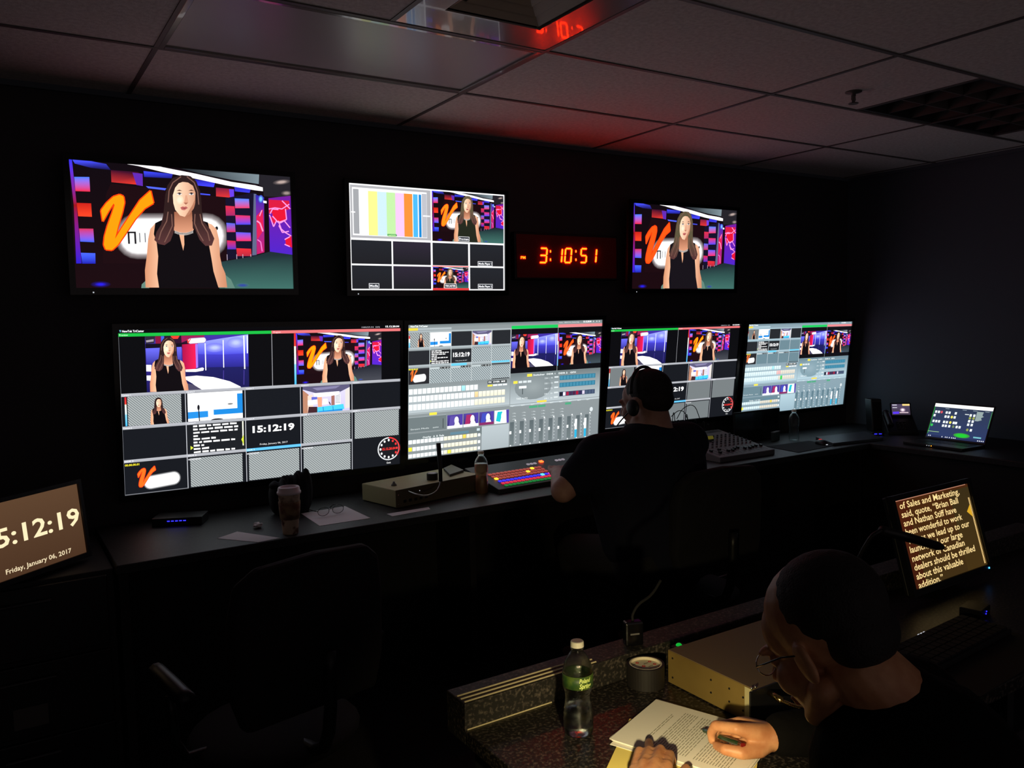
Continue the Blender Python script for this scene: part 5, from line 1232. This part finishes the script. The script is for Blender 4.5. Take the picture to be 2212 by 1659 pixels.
# papers
pa, pb, pc, pd = Vector((1.055, 1.306)), Vector((1.2575, 1.3835)), Vector((1.3575, 1.122)), Vector((1.155, 1.045))
def shift(pts, dx, dy, rot=0):
    c_ = sum(pts, Vector((0, 0)))/4; return [c_+Vector(((v-c_).x*math.cos(rot)-(v-c_).y*math.sin(rot), (v-c_).x*math.sin(rot)+(v-c_).y*math.cos(rot)))+Vector((dx, dy)) for v in pts]
PZ = N+.0002
yp = shift([pa, pb, pc, pd], -.055, -.035, .28)
bm = BM(); prism(bm, [tuple(v) for v in yp], PZ, PZ+.003); tag(obj('legal_pad', bm, M['yellow_paper']), 'yellow paper pad sticking out under the stack of white pages', 'paper pad')
zt = PZ+.0032
for i, (dx, dy, r_) in enumerate(((-.006, -.008, .03), (.004, .004, -.02), (.003, -.003, .015), (0, 0, 0))):
    pts = shift([pa, pb, pc, pd], dx, dy, r_)
    lab = ['lowest white page of the stack, its left corner sticking out', 'white page second from the bottom of the stack', 'white page just under the printed top page', 'printed top page the seated man is writing on'][i]
    bm = BM(); prism(bm, [tuple(v) for v in pts], zt, zt+.0011); o = obj('paper_page', bm, M['paper']); tag(o, lab, 'paper', 'pages stacked on the near desk')
    zt += .0013
top = o
# printed lines: rows run along the short edge (pa->pb), stacked from the pa-pb edge towards the reader
ex_ = (pb-pa).normalized(); ey_ = (pd-pa).normalized(); W_ = (pb-pa).length; H_ = (pd-pa).length
rr = random.Random(3)
def printed(rows):
    bm = BM()
    for v_, u0, u1 in rows:
        u = u0
        while u < u1-.004:
            wd = min(rr.uniform(.008, .024), u1-u); a_ = pa+ex_*u+ey_*v_; b_ = pa+ex_*(u+wd)+ey_*v_; n_ = ey_*.0013
            P4 = [a_, b_, b_+n_, a_+n_]; vs = [bm.verts.new((q.x, q.y, zt+.00005)) for q in P4]; bm.faces.new(vs); u += wd+.003
    return bm
rows_ = [(.062, .045, .17), (.067, .05, .165)]+[(.085+i*.0058, .022, .022+(.17 if i % 7 != 6 else .11)) for i in range(14)]+[(.178+i*.0058, .022, .19 if i % 6 != 5 else .12) for i in range(13)]
obj('printed_text', printed(rows_), M['ink'], top)

# ------------------------------------------------------------------ monitor with the prompter page
pr = display('desktop_monitor', 'desktop monitor at the right showing lines of pale yellow script text', 'monitor', 'desktop monitors', (0, 0, .428, .27, 0, 0, 0), prompter_page, .016, mats=DMP, thick=.03, Mx=screen_matrix(2.537, .910, .013, -.269, .003, 1.443), gloss='black')
bm = BM(); tube(bm, [(0, .02, -.02), (0, .04, -.14)], .012, 12); box(bm, -.1, .1, -.01, .06, -.158, -.152); st_ = obj('stand', bm, M['black'], pr)
bm = BM(); box(bm, .20, .206, -.0095, -.008, -.148, -.143); obj('power_light', bm, M['led_cyan'], pr)
bm = BM(); box(bm, -.226, -.220, -.0095, -.008, .02, .024); obj('power_light', bm, M['led_green'], pr)
# dark microphone arm crossing it
a_ = ony(1905, 1145, 1.30); b_ = ony(2035, 1182, 1.30)
t = thing('boom_microphone', 'black microphone on an arm crossing in front of the script monitor', 'microphone', (a_.x, a_.y, a_.z))
bm = BM(); tube(bm, [(0, 0, 0), (b_-a_)*.45, (b_-a_)*.9, (b_-a_)], [.012, .0135, .0135, .008], 14); obj('microphone_body', bm, M['black'], t, smooth=True)
bm = BM(); base = Vector((a_.x-.02, 1.40, N)); tube(bm, [(0, 0, 0), (-.03, .02, -.02), base+Vector((0, 0, .12))-a_, base-a_], .006, 8, smooth_path=2); obj('arm', bm, M['black'], t, smooth=True)
bm = BM(); lathe(bm, [(0, 0), (.06, 0), (.06, .012), (0, .016)], 24, tuple(base-a_)); obj('base', bm, M['black'], t)
# keyboard in front; dark mat added to stop the monitor's reflection in the desk
k0 = onz(2078, 1418, N)
t = thing('keyboard', 'dark keyboard lying in front of the script monitor', 'keyboard', (k0.x-.07, k0.y-.02, N), .06)
bm = BM(); box(bm, -.13, .335, -.12, .145, .0004, .002); obj('mat', bm, M['rubber'], t)
bm = BM(); box(bm, -.12, .32, 0, .14, .002, .018); obj('case', bm, M['rubber'], t, bevel=.004)
for r_ in range(5):
    for c_ in range(15):
        bm = BM(); box(bm, -.11+c_*.028, -.11+c_*.028+.024, .008+r_*.025, .008+r_*.025+.021, .018, .024); obj('key', bm, M['fabric'], t)
for i in range(3):
    bm = BM(); box(bm, .08+i*.014, .087+i*.014, .1345, .1375, .018, .0195); obj('light', bm, M['led_white'], t)
# box with two blue lights
p = onz(2130, 1335, N); t = thing('charging_dock', 'small black dock with two dim blue lights near the right edge', 'dock', (p.x, p.y, N), .2)
bm = BM(); box(bm, -.04, .04, 0, .06, 0, .03); obj('body', bm, M['black'], t, bevel=.003)
for i in (0, 1):
    bm = BM(); box(bm, -.004+i*.004, -.001+i*.004, -.0015, 0, .012+i*.006, .015+i*.006); obj('light', bm, M['led_blue'], t)

# desk lamp (just outside the photograph) that lights the pages
lamp_at = Vector((.69, .79, .975)); aim = Vector((.97, 1.085, N))
t = thing('desk_lamp', 'small gooseneck desk lamp lighting the pages on the near desk', 'lamp', (.90, 1.005, N))
o0 = Vector((.90, 1.005, N)); hd = (aim-lamp_at).normalized()
bm = BM(); lathe(bm, [(0, 0), (.05, 0), (.05, .01), (0, .014)], 24); obj('base', bm, M['black'], t)
bm = BM(); tube(bm, [(0, 0, .01), Vector((.88, .985, .80))-o0, Vector((.74, .82, .84))-o0, Vector((.62, .73, .92))-o0, lamp_at-o0-hd*.05], .005, 8, smooth_path=2); obj('gooseneck', bm, M['metal'], t, smooth=True)
bm = BM(); A_ = frame_of(hd)
def shade_ring(k, r): return [bm.verts.new(lamp_at-o0+hd*k+(A_[0]*math.cos(a*2*PI/24)+A_[1]*math.sin(a*2*PI/24))*r) for a in range(24)]
rg_ = [shade_ring(-.05, .010), shade_ring(-.045, .022), shade_ring(.015, .032), shade_ring(.015, .030), shade_ring(-.04, .020)]
for a, b in zip(rg_[:-1], rg_[1:]):
    for j in range(24): bm.faces.new((a[j], a[(j+1) % 24], b[(j+1) % 24], b[j]))
bm.faces.new(rg_[0]); obj('shade', bm, M['black'], t, smooth=True)
ld = bpy.data.lights.new('lamp_bulb', 'SPOT'); ld.energy = 26.0; ld.color = (1.0, .80, .42); ld.spot_size = math.radians(84); ld.spot_blend = 1.0; ld.shadow_soft_size = .012
lo = bpy.data.objects.new('lamp_bulb', ld); COL.objects.link(lo); lo.location = lamp_at-o0+hd*.0; lo.rotation_euler = hd.to_track_quat('-Z', 'Y').to_euler(); lo.parent = t

# ================================================================== OFFICE CHAIRS
def office_chair(label, loc, rz, group):
    t = thing('office_chair', label, 'chair', loc, rz, group)
    bm = BM(); ellipsoid(bm, (0, 0, .42), (.25, .25, .045), seg=24, rg=10); obj('seat', bm, M['fabric'], t, smooth=True)
    bm = BM(); pts = []
    n = 16; W2 = .235
    prof = [(-W2+.03, .56), (-W2, .66), (-W2, .86), (-W2*.93, .955), (-W2*.7, 1.0), (0, 1.015), (W2*.7, 1.0), (W2*.93, .955), (W2, .86), (W2, .66), (W2-.03, .56)]
    A = []; B = []
    for x, z in prof: cv = .05*(x/W2)**2; A.append(bm.verts.new((x, -.24-.06*(z-.56)+cv, z))); B.append(bm.verts.new((x*.97, -.29-.06*(z-.56)+cv, z)))
    bm.faces.new(A); bm.faces.new(B[::-1]); m_ = len(A)
    for i in range(m_): bm.faces.new((A[i], B[i], B[(i+1) % m_], A[(i+1) % m_]))
    obj('backrest', bm, M['fabric'], t, bevel=.015)
    bm = BM(); tube(bm, [(0, -.10, .43), (0, -.27, .44), (0, -.325, .55), (0, -.33, .75)], .018, 8, smooth_path=1); obj('back_post', bm, M['black'], t, smooth=True)
    for s in (-1, 1):
        bm = BM(); tube(bm, [(s*.2, 0, .43), (s*.29, 0, .44), (s*.30, .01, .62)], .013, 8, smooth_path=1); tube(bm, [(s*.30, -.12, .645), (s*.30, .0, .655), (s*.29, .13, .65)], .024, 10, smooth_path=1); obj('armrest', bm, M['black'], t, smooth=True)
    bm = BM(); tube(bm, [(0, 0, .10), (0, 0, .43)], .026, 14); obj('column', bm, M['black'], t, smooth=True)
    for k in range(5):
        a = 2*PI*k/5+.3; bm = BM(); tube(bm, [(0, 0, .10), (.15*math.cos(a), .15*math.sin(a), .095), (.3*math.cos(a), .3*math.sin(a), .07)], [.026, .02, .015], 8); lg = obj('leg', bm, M['black'], t, smooth=True)
        bm = BM(); lathe(bm, [(0, -.012), (.028, -.012), (.03, 0), (.028, .012), (0, .012)], 16); bmesh.ops.transform(bm, matrix=Matrix.Translation((.31*math.cos(a), .31*math.sin(a), .030)) @ Matrix.Rotation(a+PI/2, 4, 'Z') @ Matrix.Rotation(PI/2, 4, 'Y'), verts=bm.verts); obj('caster', bm, M['rubber'], lg)
    return t
ch0 = office_chair('black office chair the operator at the wall displays sits in', (2.52, 2.60, 0), -.10, 'black office chairs')
dup(ch0, (.66, 2.40, 0), math.radians(11), 'empty black office chair pushed toward the coffee cup end of the long desk', 'black office chairs')
dup(ch0, (.46, 1.22, 0), math.radians(-28), 'black office chair in the dark at the left end of the near desk', 'black office chairs')

# ================================================================== PEOPLE
def head_prims(bm, Mh, k=1.0, back=1.0):
    """skull, face, nose, lips, ears and neck root; face looks along +y of Mh"""
    R3 = Mh.to_3x3().normalized()
    def E(c, r, rot=None): ellipsoid(bm, Mh @ (Vector(c)*k), [v*k for v in r], R3 @ rot if rot else R3, 18, 12)
    def Cn(a, b, ra, rb): cone(bm, Mh @ (Vector(a)*k), Mh @ (Vector(b)*k), ra*k, rb*k, 12)
    E((0, -.018, .045), (.077, .098, .086)); E((0, .045, .035), (.061, .047, .056)); E((0, .042, -.035), (.058, .055, .07))
    E((0, .035, -.085), (.047, .047, .032)); E((0, .078, -.100), (.021, .018, .019))
    for s in (-1, 1):
        E((s*.036, .064, -.030), (.025, .026, .028)); E((s*.030, .090, .020), (.026, .010, .008)); E((s*.031, .082, .001), (.0135, .0115, .0105))
        E((s*.011, .110, -.036), (.008, .009, .007))
        E((s*.079, -.006, -.008), (.008, .020, .032), Euler((math.radians(-12), 0, s*.35)).to_matrix())
        E((s*.084, -.014, .006), (.006, .012, .018), Euler((math.radians(-12), 0, s*.35)).to_matrix())
        Cn((s*.05, .01, -.055), (s*.03, .06, -.09), .022, .018)
    Cn((0, .096, .010), (0, .122, -.028), .0075, .0115)
    E((0, .099, -.062), (.024, .0095, .0052)); E((0, .097, -.0715), (.021, .0095, .006))
    return E, Cn

def person(name, label): return thing(name, label, 'person')

# ---- the operator at the wall displays, seen from behind
h0 = dep(1399, 862, 3.5)
print('OP head', h0[:])
t = person('person', 'heavy set person in a dark navy T-shirt and headset operating the video switcher')
t.location = (2.36, 2.60, 0)
Mh = Matrix.Translation(h0+Vector((-.005, .005, -.02))) @ Euler((math.radians(-8), 0, math.radians(12)), 'XYZ').to_matrix().to_4x4()
bm = BM(); head_prims(bm, Mh, 1.10)
neck = h0+Vector((0, -.02, -.13)); chest = Vector((h0.x+.0, h0.y+.0, 1.0))
cone(bm, h0+Vector((0, -.03, -.06)), neck+Vector((0, -.02, -.03)), .070, .088)
ellipsoid(bm, h0+Vector((0, -.065, -.085)), (.062, .035, .022)); ellipsoid(bm, h0+Vector((0, -.07, -.115)), (.07, .035, .022))
ls, rs = Vector((2.095, 2.63, 1.055)), Vector((2.545, 2.60, 1.07))
hand = onz(1203, 1018, .905); le = dep(1216, 1060, 3.33); lw = hand*.80+le*.20
for a, b, ra, rb in ((neck, Vector((2.33, 2.60, 1.0)), .09, .16), (ls, le, .062, .050), (le, lw, .050, .033)): cone(bm, a, b, ra, rb)
cone(bm, ls, rs, .075, .075); cone(bm, Vector((2.33, 2.60, 1.0)), Vector((2.38, 2.58, .62)), .165, .19)
# left hand: palm, four fingers and thumb reaching for the keys
fw_ = (hand-le); fw_.z = 0; fw_.normalize(); sd_ = Vector((fw_.y, -fw_.x, 0))
cone(bm, lw, hand-fw_*.02, .028, .032)
for i, o_ in enumerate((-.033, -.011, .011, .033)):
    k_ = hand+sd_*o_+fw_*.02+Vector((0, 0, .004)); m_ = k_+fw_*.034+Vector((0, 0, .008)); e_ = m_+fw_*(.026-.004*(i == 0))+Vector((0, 0, -.016))
    cone(bm, hand-fw_*.02+sd_*o_*.6, k_, .018, .011); cone(bm, k_, m_, .011, .0095); cone(bm, m_, e_, .0095, .008)
cone(bm, hand-fw_*.03+sd_*.02, hand+sd_*.055+fw_*.012, .016, .012); cone(bm, hand+sd_*.055+fw_*.012, hand+sd_*.058+fw_*.04+Vector((0, 0, -.008)), .0115, .009)
re_, rw = Vector((2.72, 2.86, .90)), Vector((2.70, 3.14, .865))
cone(bm, rs, re_, .062, .048); cone(bm, re_, rw, .046, .030); cone(bm, rw, rw+Vector((0, .07, 0)), .030, .034)
for i, o_ in enumerate((-.033, -.011, .011, .033)):
    k_ = rw+Vector((o_, .10, .004)); cone(bm, rw+Vector((o_*.6, .05, 0)), k_, .018, .011); cone(bm, k_, k_+Vector((0, .035, .006)), .011, .0095); cone(bm, k_+Vector((0, .035, .006)), k_+Vector((0, .058, -.012)), .0095, .008)
cone(bm, rw+Vector((-.02, .03, 0)), rw+Vector((-.06, .07, -.005)), .015, .010)
for s, hx in ((-1, 2.28), (1, 2.50)):
    hip = Vector((hx, 2.60, .58)); kn_ = Vector((hx+s*.06, 2.98, .56)); an = Vector((hx+s*.06, 2.92, .10)); cone(bm, hip, kn_, .10, .068); cone(bm, kn_, an, .06, .042); cone(bm, an, an+Vector((0, .13, -.05)), .045, .035)
body = organic('body', bm, M['skin2'], .006, 4, t)
bm = BM()      # T-shirt
cone(bm, ls+Vector((-.01, 0, .0)), rs+Vector((.01, 0, 0)), .098, .098); cone(bm, neck+Vector((0, .0, -.055)), Vector((2.33, 2.60, .985)), .112, .188)
cone(bm, Vector((2.33, 2.60, 1.0)), Vector((2.38, 2.585, .64)), .192, .215); cone(bm, Vector((2.16, 2.62, 1.0)), Vector((2.28, 2.60, .70)), .13, .17); cone(bm, Vector((2.48, 2.60, 1.0)), Vector((2.46, 2.60, .70)), .14, .17)
ms = ls*.42+le*.58; cone(bm, ls, ms, .098, .078); cone(bm, ls+Vector((-.0, .01, -.05)), ms+Vector((0, 0, -.01)), .09, .075)
cone(bm, rs, rs*.4+re_*.6, .098, .078)
organic('t_shirt', bm, M['shirt'], .008, 8, t)
bm = BM()      # trousers
for s, hx in ((-1, 2.28), (1, 2.50)):
    hip = Vector((hx, 2.59, .58)); kn_ = Vector((hx+s*.06, 2.98, .56)); an = Vector((hx+s*.06, 2.92, .14)); cone(bm, hip, kn_, .125, .082); cone(bm, kn_, an, .078, .058)
cone(bm, Vector((2.28, 2.57, .61)), Vector((2.50, 2.57, .61)), .145, .145); organic('trousers', bm, M['trouser'], .01, 5, t)
for s, hx in ((-1, 2.22), (1, 2.56)):
    bm = BM(); cone(bm, Vector((hx, 2.90, .045)), Vector((hx, 3.09, .04)), .045, .04)
    for v in bm.verts: v.co.z = max(v.co.z, .002)
    wparent(obj('shoe', bm, M['rubber'], smooth=True), t)
bm = BM()      # close cropped hair
R3 = Mh.to_3x3().normalized()
def Eh(c, r): ellipsoid(bm, Mh @ (Vector(c)*1.1), [v*1.1 for v in r], R3, 20, 14)
Eh((0, -.022, .052), (.079, .099, .084)); Eh((0, -.055, .01), (.072, .062, .055)); organic('hair', bm, M['hair'], .005, 3, t)
bm = BM(); hb = [Mh @ (Vector((.095*math.cos(a), -.008, .045+.098*math.sin(a)))*1.1) for a in [PI*i/20 for i in range(21)]]; tube(bm, hb, .007, 8); wparent(obj('headset_band', bm, M['black'], smooth=True), t)
for s in (-1, 1):
    bm = BM(); ellipsoid(bm, Mh @ (Vector((s*.094, -.006, -.008))*1.1), (.014, .032, .036), R3); wparent(obj('headset_cup', bm, M['black'], smooth=True), t)
bm = BM(); tube(bm, [Mh @ Vector((-.105, .01, -.02)), Mh @ Vector((-.10, .07, -.06)), Mh @ Vector((-.05, .13, -.08))], .003, 6, smooth_path=2); wparent(obj('headset_boom', bm, M['black'], smooth=True), t)

# ---- the man writing at the near desk
t = person('person', 'man in glasses and black clothes bent over the pages, writing with a pen')
t.location = (1.24, .55, 0)
h1 = dep(1790, 1388, 1.27)
print('WR head', h1[:])
fh = math.radians(6); fa = math.radians(28)      # he faces the wall, turned a little to the left
Mh2 = Matrix.Translation(h1) @ Euler((0, 0, fh), 'XYZ').to_matrix().to_4x4() @ Euler((0, math.radians(-4), 0)).to_matrix().to_4x4() @ Euler((math.radians(-30), 0, 0), 'XYZ').to_matrix().to_4x4()
bm = BM(); head_prims(bm, Mh2, 1.0)
F2 = Vector((-math.sin(fa), math.cos(fa), 0)); R2 = Vector((math.cos(fa), math.sin(fa), 0))
nb = h1-F2*.125+Vector((0, 0, -.105)); cone(bm, Mh2 @ Vector((0, -.035, -.05)), nb, .056, .064)
sl2, sr2 = nb-R2*.165-F2*.02+Vector((0, 0, -.05)), nb+R2*.165+F2*.02+Vector((0, 0, -.05))
pel = nb-F2*.26; pel.z = .56
cone(bm, sl2, sr2, .062, .062); cone(bm, nb+Vector((0, 0, -.08)), pel+Vector((0, 0, .05)), .13, .14)
# right hand with the pen
J = lambda px, py, z: onz(px, py, z)
zp = zt
r_w = J(1672, 1590, .785); r_el = Vector((1.52, .90, .80))
cone(bm, sr2, r_el, .055, .044); cone(bm, r_el, r_w, .042, .029)
K = {'i': J(1591, 1574, .808), 'm': J(1597, 1561, .803), 'r': J(1607, 1560, .785), 'p': J(1620, 1566, .768)}
for k_ in 'imrp': cone(bm, r_w, K[k_], .025, .0125)
cone(bm, r_w+Vector((0, 0, -.008)), J(1610, 1612, .765), .022, .018); cone(bm, J(1655, 1600, .765), J(1600, 1590, .768), .022, .019)
ip, idp, it = J(1546, 1567, .800), J(1536, 1583, .780), J(1538, 1600, .762)
cone(bm, K['i'], ip, .0120, .0105); cone(bm, ip, idp, .0103, .0090); cone(bm, idp, it, .0090, .0078)
mp_, mt_ = J(1553, 1568, .788), J(1541, 1590, .756); cone(bm, K['m'], mp_, .0118, .0100); cone(bm, mp_, mt_, .0098, .0080); cone(bm, mt_, J(1547, 1602, .748), .008, .0075)
rp_ = J(1568, 1578, .772); cone(bm, K['r'], rp_, .0115, .0098); cone(bm, rp_, J(1566, 1598, .750), .0095, .0080)
pp_ = J(1583, 1588, .760); cone(bm, K['p'], pp_, .0105, .0090); cone(bm, pp_, J(1582, 1606, .750), .0088, .0075)
tb, tm, ti, tt = J(1640, 1618, .768), J(1602, 1626, .768), J(1566, 1619, .770), J(1548, 1611, .762)
cone(bm, r_w, tb, .022, .0170); cone(bm, tb, tm, .0175, .0135); cone(bm, tm, ti, .0130, .0112); cone(bm, ti, tt, .0110, .0088)
# left hand holding the pages down
l_w = J(1398, 1742, .768); l_el = Vector((.90, .82, .775))
cone(bm, sl2, l_el, .055, .042); cone(bm, l_el, l_w, .040, .028)
L = {'p': J(1371, 1664, .764), 'r': J(1391, 1651, .772), 'm': J(1416, 1648, .774), 'i': J(1441, 1655, .770)}
for k_ in 'prmi': cone(bm, l_w, L[k_], .024, .0125)
q_ = J(1381, 1623, .766); cone(bm, L['p'], q_, .0112, .0100); cone(bm, q_, J(1385, 1634, .748), .0095, .0085)
q_ = J(1402, 1622, .766); cone(bm, L['r'], q_, .0118, .0106); cone(bm, q_, J(1402, 1604, .750), .0102, .0090)
q_ = J(1427, 1619, .768); cone(bm, L['m'], q_, .0118, .0106); cone(bm, q_, J(1430, 1632, .748), .0100, .0090)
q_ = J(1447, 1630, .764); cone(bm, L['i'], q_, .0114, .0102); cone(bm, q_, J(1452, 1644, .748), .0098, .0088)
cone(bm, l_w+Vector((0, 0, -.004)), J(1440, 1702, .760), .020, .0165); cone(bm, J(1440, 1702, .760), J(1468, 1682, .755), .0155, .0120); cone(bm, J(1468, 1682, .755), J(1482, 1660, .750), .0115, .0095)
for s in (-1, 1):
    hip = pel+R2*s*.10+Vector((0, 0, -.0)); kn_ = pel+R2*s*.14+F2*.42+Vector((0, 0, -.02)); an = kn_-F2*.05; an.z = .10
    cone(bm, hip, kn_, .09, .06); cone(bm, kn_, an, .055, .04); cone(bm, an, an+F2*.13+Vector((0, 0, -.05)), .042, .034)
organic('body', bm, M['skin'], .0032, 5, t)
bm = BM()      # black sweater
cone(bm, sl2, sr2, .090, .090); cone(bm, nb+F2*.022+Vector((0, 0, .018)), nb+Vector((0, 0, -.07)), .072, .125); cone(bm, nb+Vector((0, 0, -.08)), pel+Vector((0, 0, .05)), .155, .165)
cone(bm, nb-F2*.04-R2*.06+Vector((0, 0, -.12)), pel-R2*.05+Vector((0, 0, .02)), .135, .155); cone(bm, nb-F2*.04+R2*.06+Vector((0, 0, -.12)), pel+R2*.05+Vector((0, 0, .02)), .135, .155)
cone(bm, sr2, r_el, .085, .062); rc = r_el*.04+r_w*.96+Vector((.012, 0, 0)); cone(bm, r_el, rc, .062, .043)
cone(bm, sl2, l_el, .085, .060); lc_ = l_el*.06+l_w*.94; cone(bm, l_el, lc_, .060, .040)
organic('sweater', bm, M['jacket'], .006, 6, t)
bm = BM()
for s in (-1, 1):
    hip = pel+R2*s*.10; kn_ = pel+R2*s*.14+F2*.42+Vector((0, 0, -.02)); an = kn_-F2*.05; an.z = .13
    cone(bm, hip, kn_, .11, .078); cone(bm, kn_, an, .072, .055)
cone(bm, pel-R2*.09, pel+R2*.09, .13, .13); organic('trousers', bm, M['trouser'], .01, 5, t)
for s in (-1, 1):
    an = pel+R2*s*.14+F2*.37; an.z = .045; bm = BM(); cone(bm, an-F2*.03, an+F2*.18, .045, .04)
    for v in bm.verts: v.co.z = max(v.co.z, .002)
    wparent(obj('shoe', bm, M['rubber'], smooth=True), t)
bm = BM(); R3 = Mh2.to_3x3().normalized()      # short dark hair, thinning at the forehead
ellipsoid(bm, Mh2 @ Vector((0, -.034, .054)), (.079, .090, .082), R3); ellipsoid(bm, Mh2 @ Vector((0, -.062, .0)), (.068, .050, .052), R3); organic('hair', bm, M['hair'], .004, 3, t)
# eyeglasses he wears
gl = wparent(obj('glasses_frame', (lambda b: (tube(b, [Mh2 @ Vector((s_*.0+x_, .106, z_)) for x_, z_, s_ in [(.033+.023*math.cos(2*PI*i/20), .0+.017*math.sin(2*PI*i/20), 0) for i in range(21)]], .0011, 6, cap=False), tube(b, [Mh2 @ Vector((-.033+.023*math.cos(2*PI*i/20), .106, .017*math.sin(2*PI*i/20))) for i in range(21)], .0011, 6, cap=False), tube(b, [Mh2 @ Vector((-.010, .106, .004)), Mh2 @ Vector((0, .110, .007)), Mh2 @ Vector((.010, .106, .004))], .0012, 6), b)[-1])(BM()), M['metal']), t)
for s in (-1, 1):
    bm = BM(); tube(bm, [Mh2 @ Vector((s*.056, .104, .004)), Mh2 @ Vector((s*.074, .09, .006)), Mh2 @ Vector((s*.082, .01, .012)), Mh2 @ Vector((s*.082, -.02, -.006))], .0014, 6, smooth_path=1); wparent(obj('glasses_temple', bm, M['gloss'], smooth=True), t)

# the pen
tip = J(1513.5, 1575, zp+.001); end = J(1606, 1610.5, .783)
v_ = (end-tip).normalized(); Lp = (end-tip).length; print('PEN', Lp)
t = thing('pen', 'green ballpoint pen with a metal tip and red end held over the top page', 'pen', tuple(tip))
def penpart(name, a, b, r, m):
    bm = BM(); tube(bm, [v_*a, v_*b], r, 14); return obj(name, bm, m, t, smooth=False)
penpart('tip', 0, .016, [.0008, .0036], M['metal']); penpart('barrel', .016, Lp-.014, .0048, mat('green_pen_barrel', (26, 62, 38), .25, coat=.5)); penpart('end_cap', Lp-.014, Lp-.004, .0050, M['chrome']); penpart('plunger', Lp-.004, Lp, .0046, mat('red_plunger', (120, 24, 20), .4))
bm = BM(); cl = frame_of(v_)[1]; 
tube(bm, [v_*(Lp-.01)+cl*.0065, v_*(Lp-.045)+cl*.0062], .0011, 6); obj('clip', bm, M['chrome'], t)
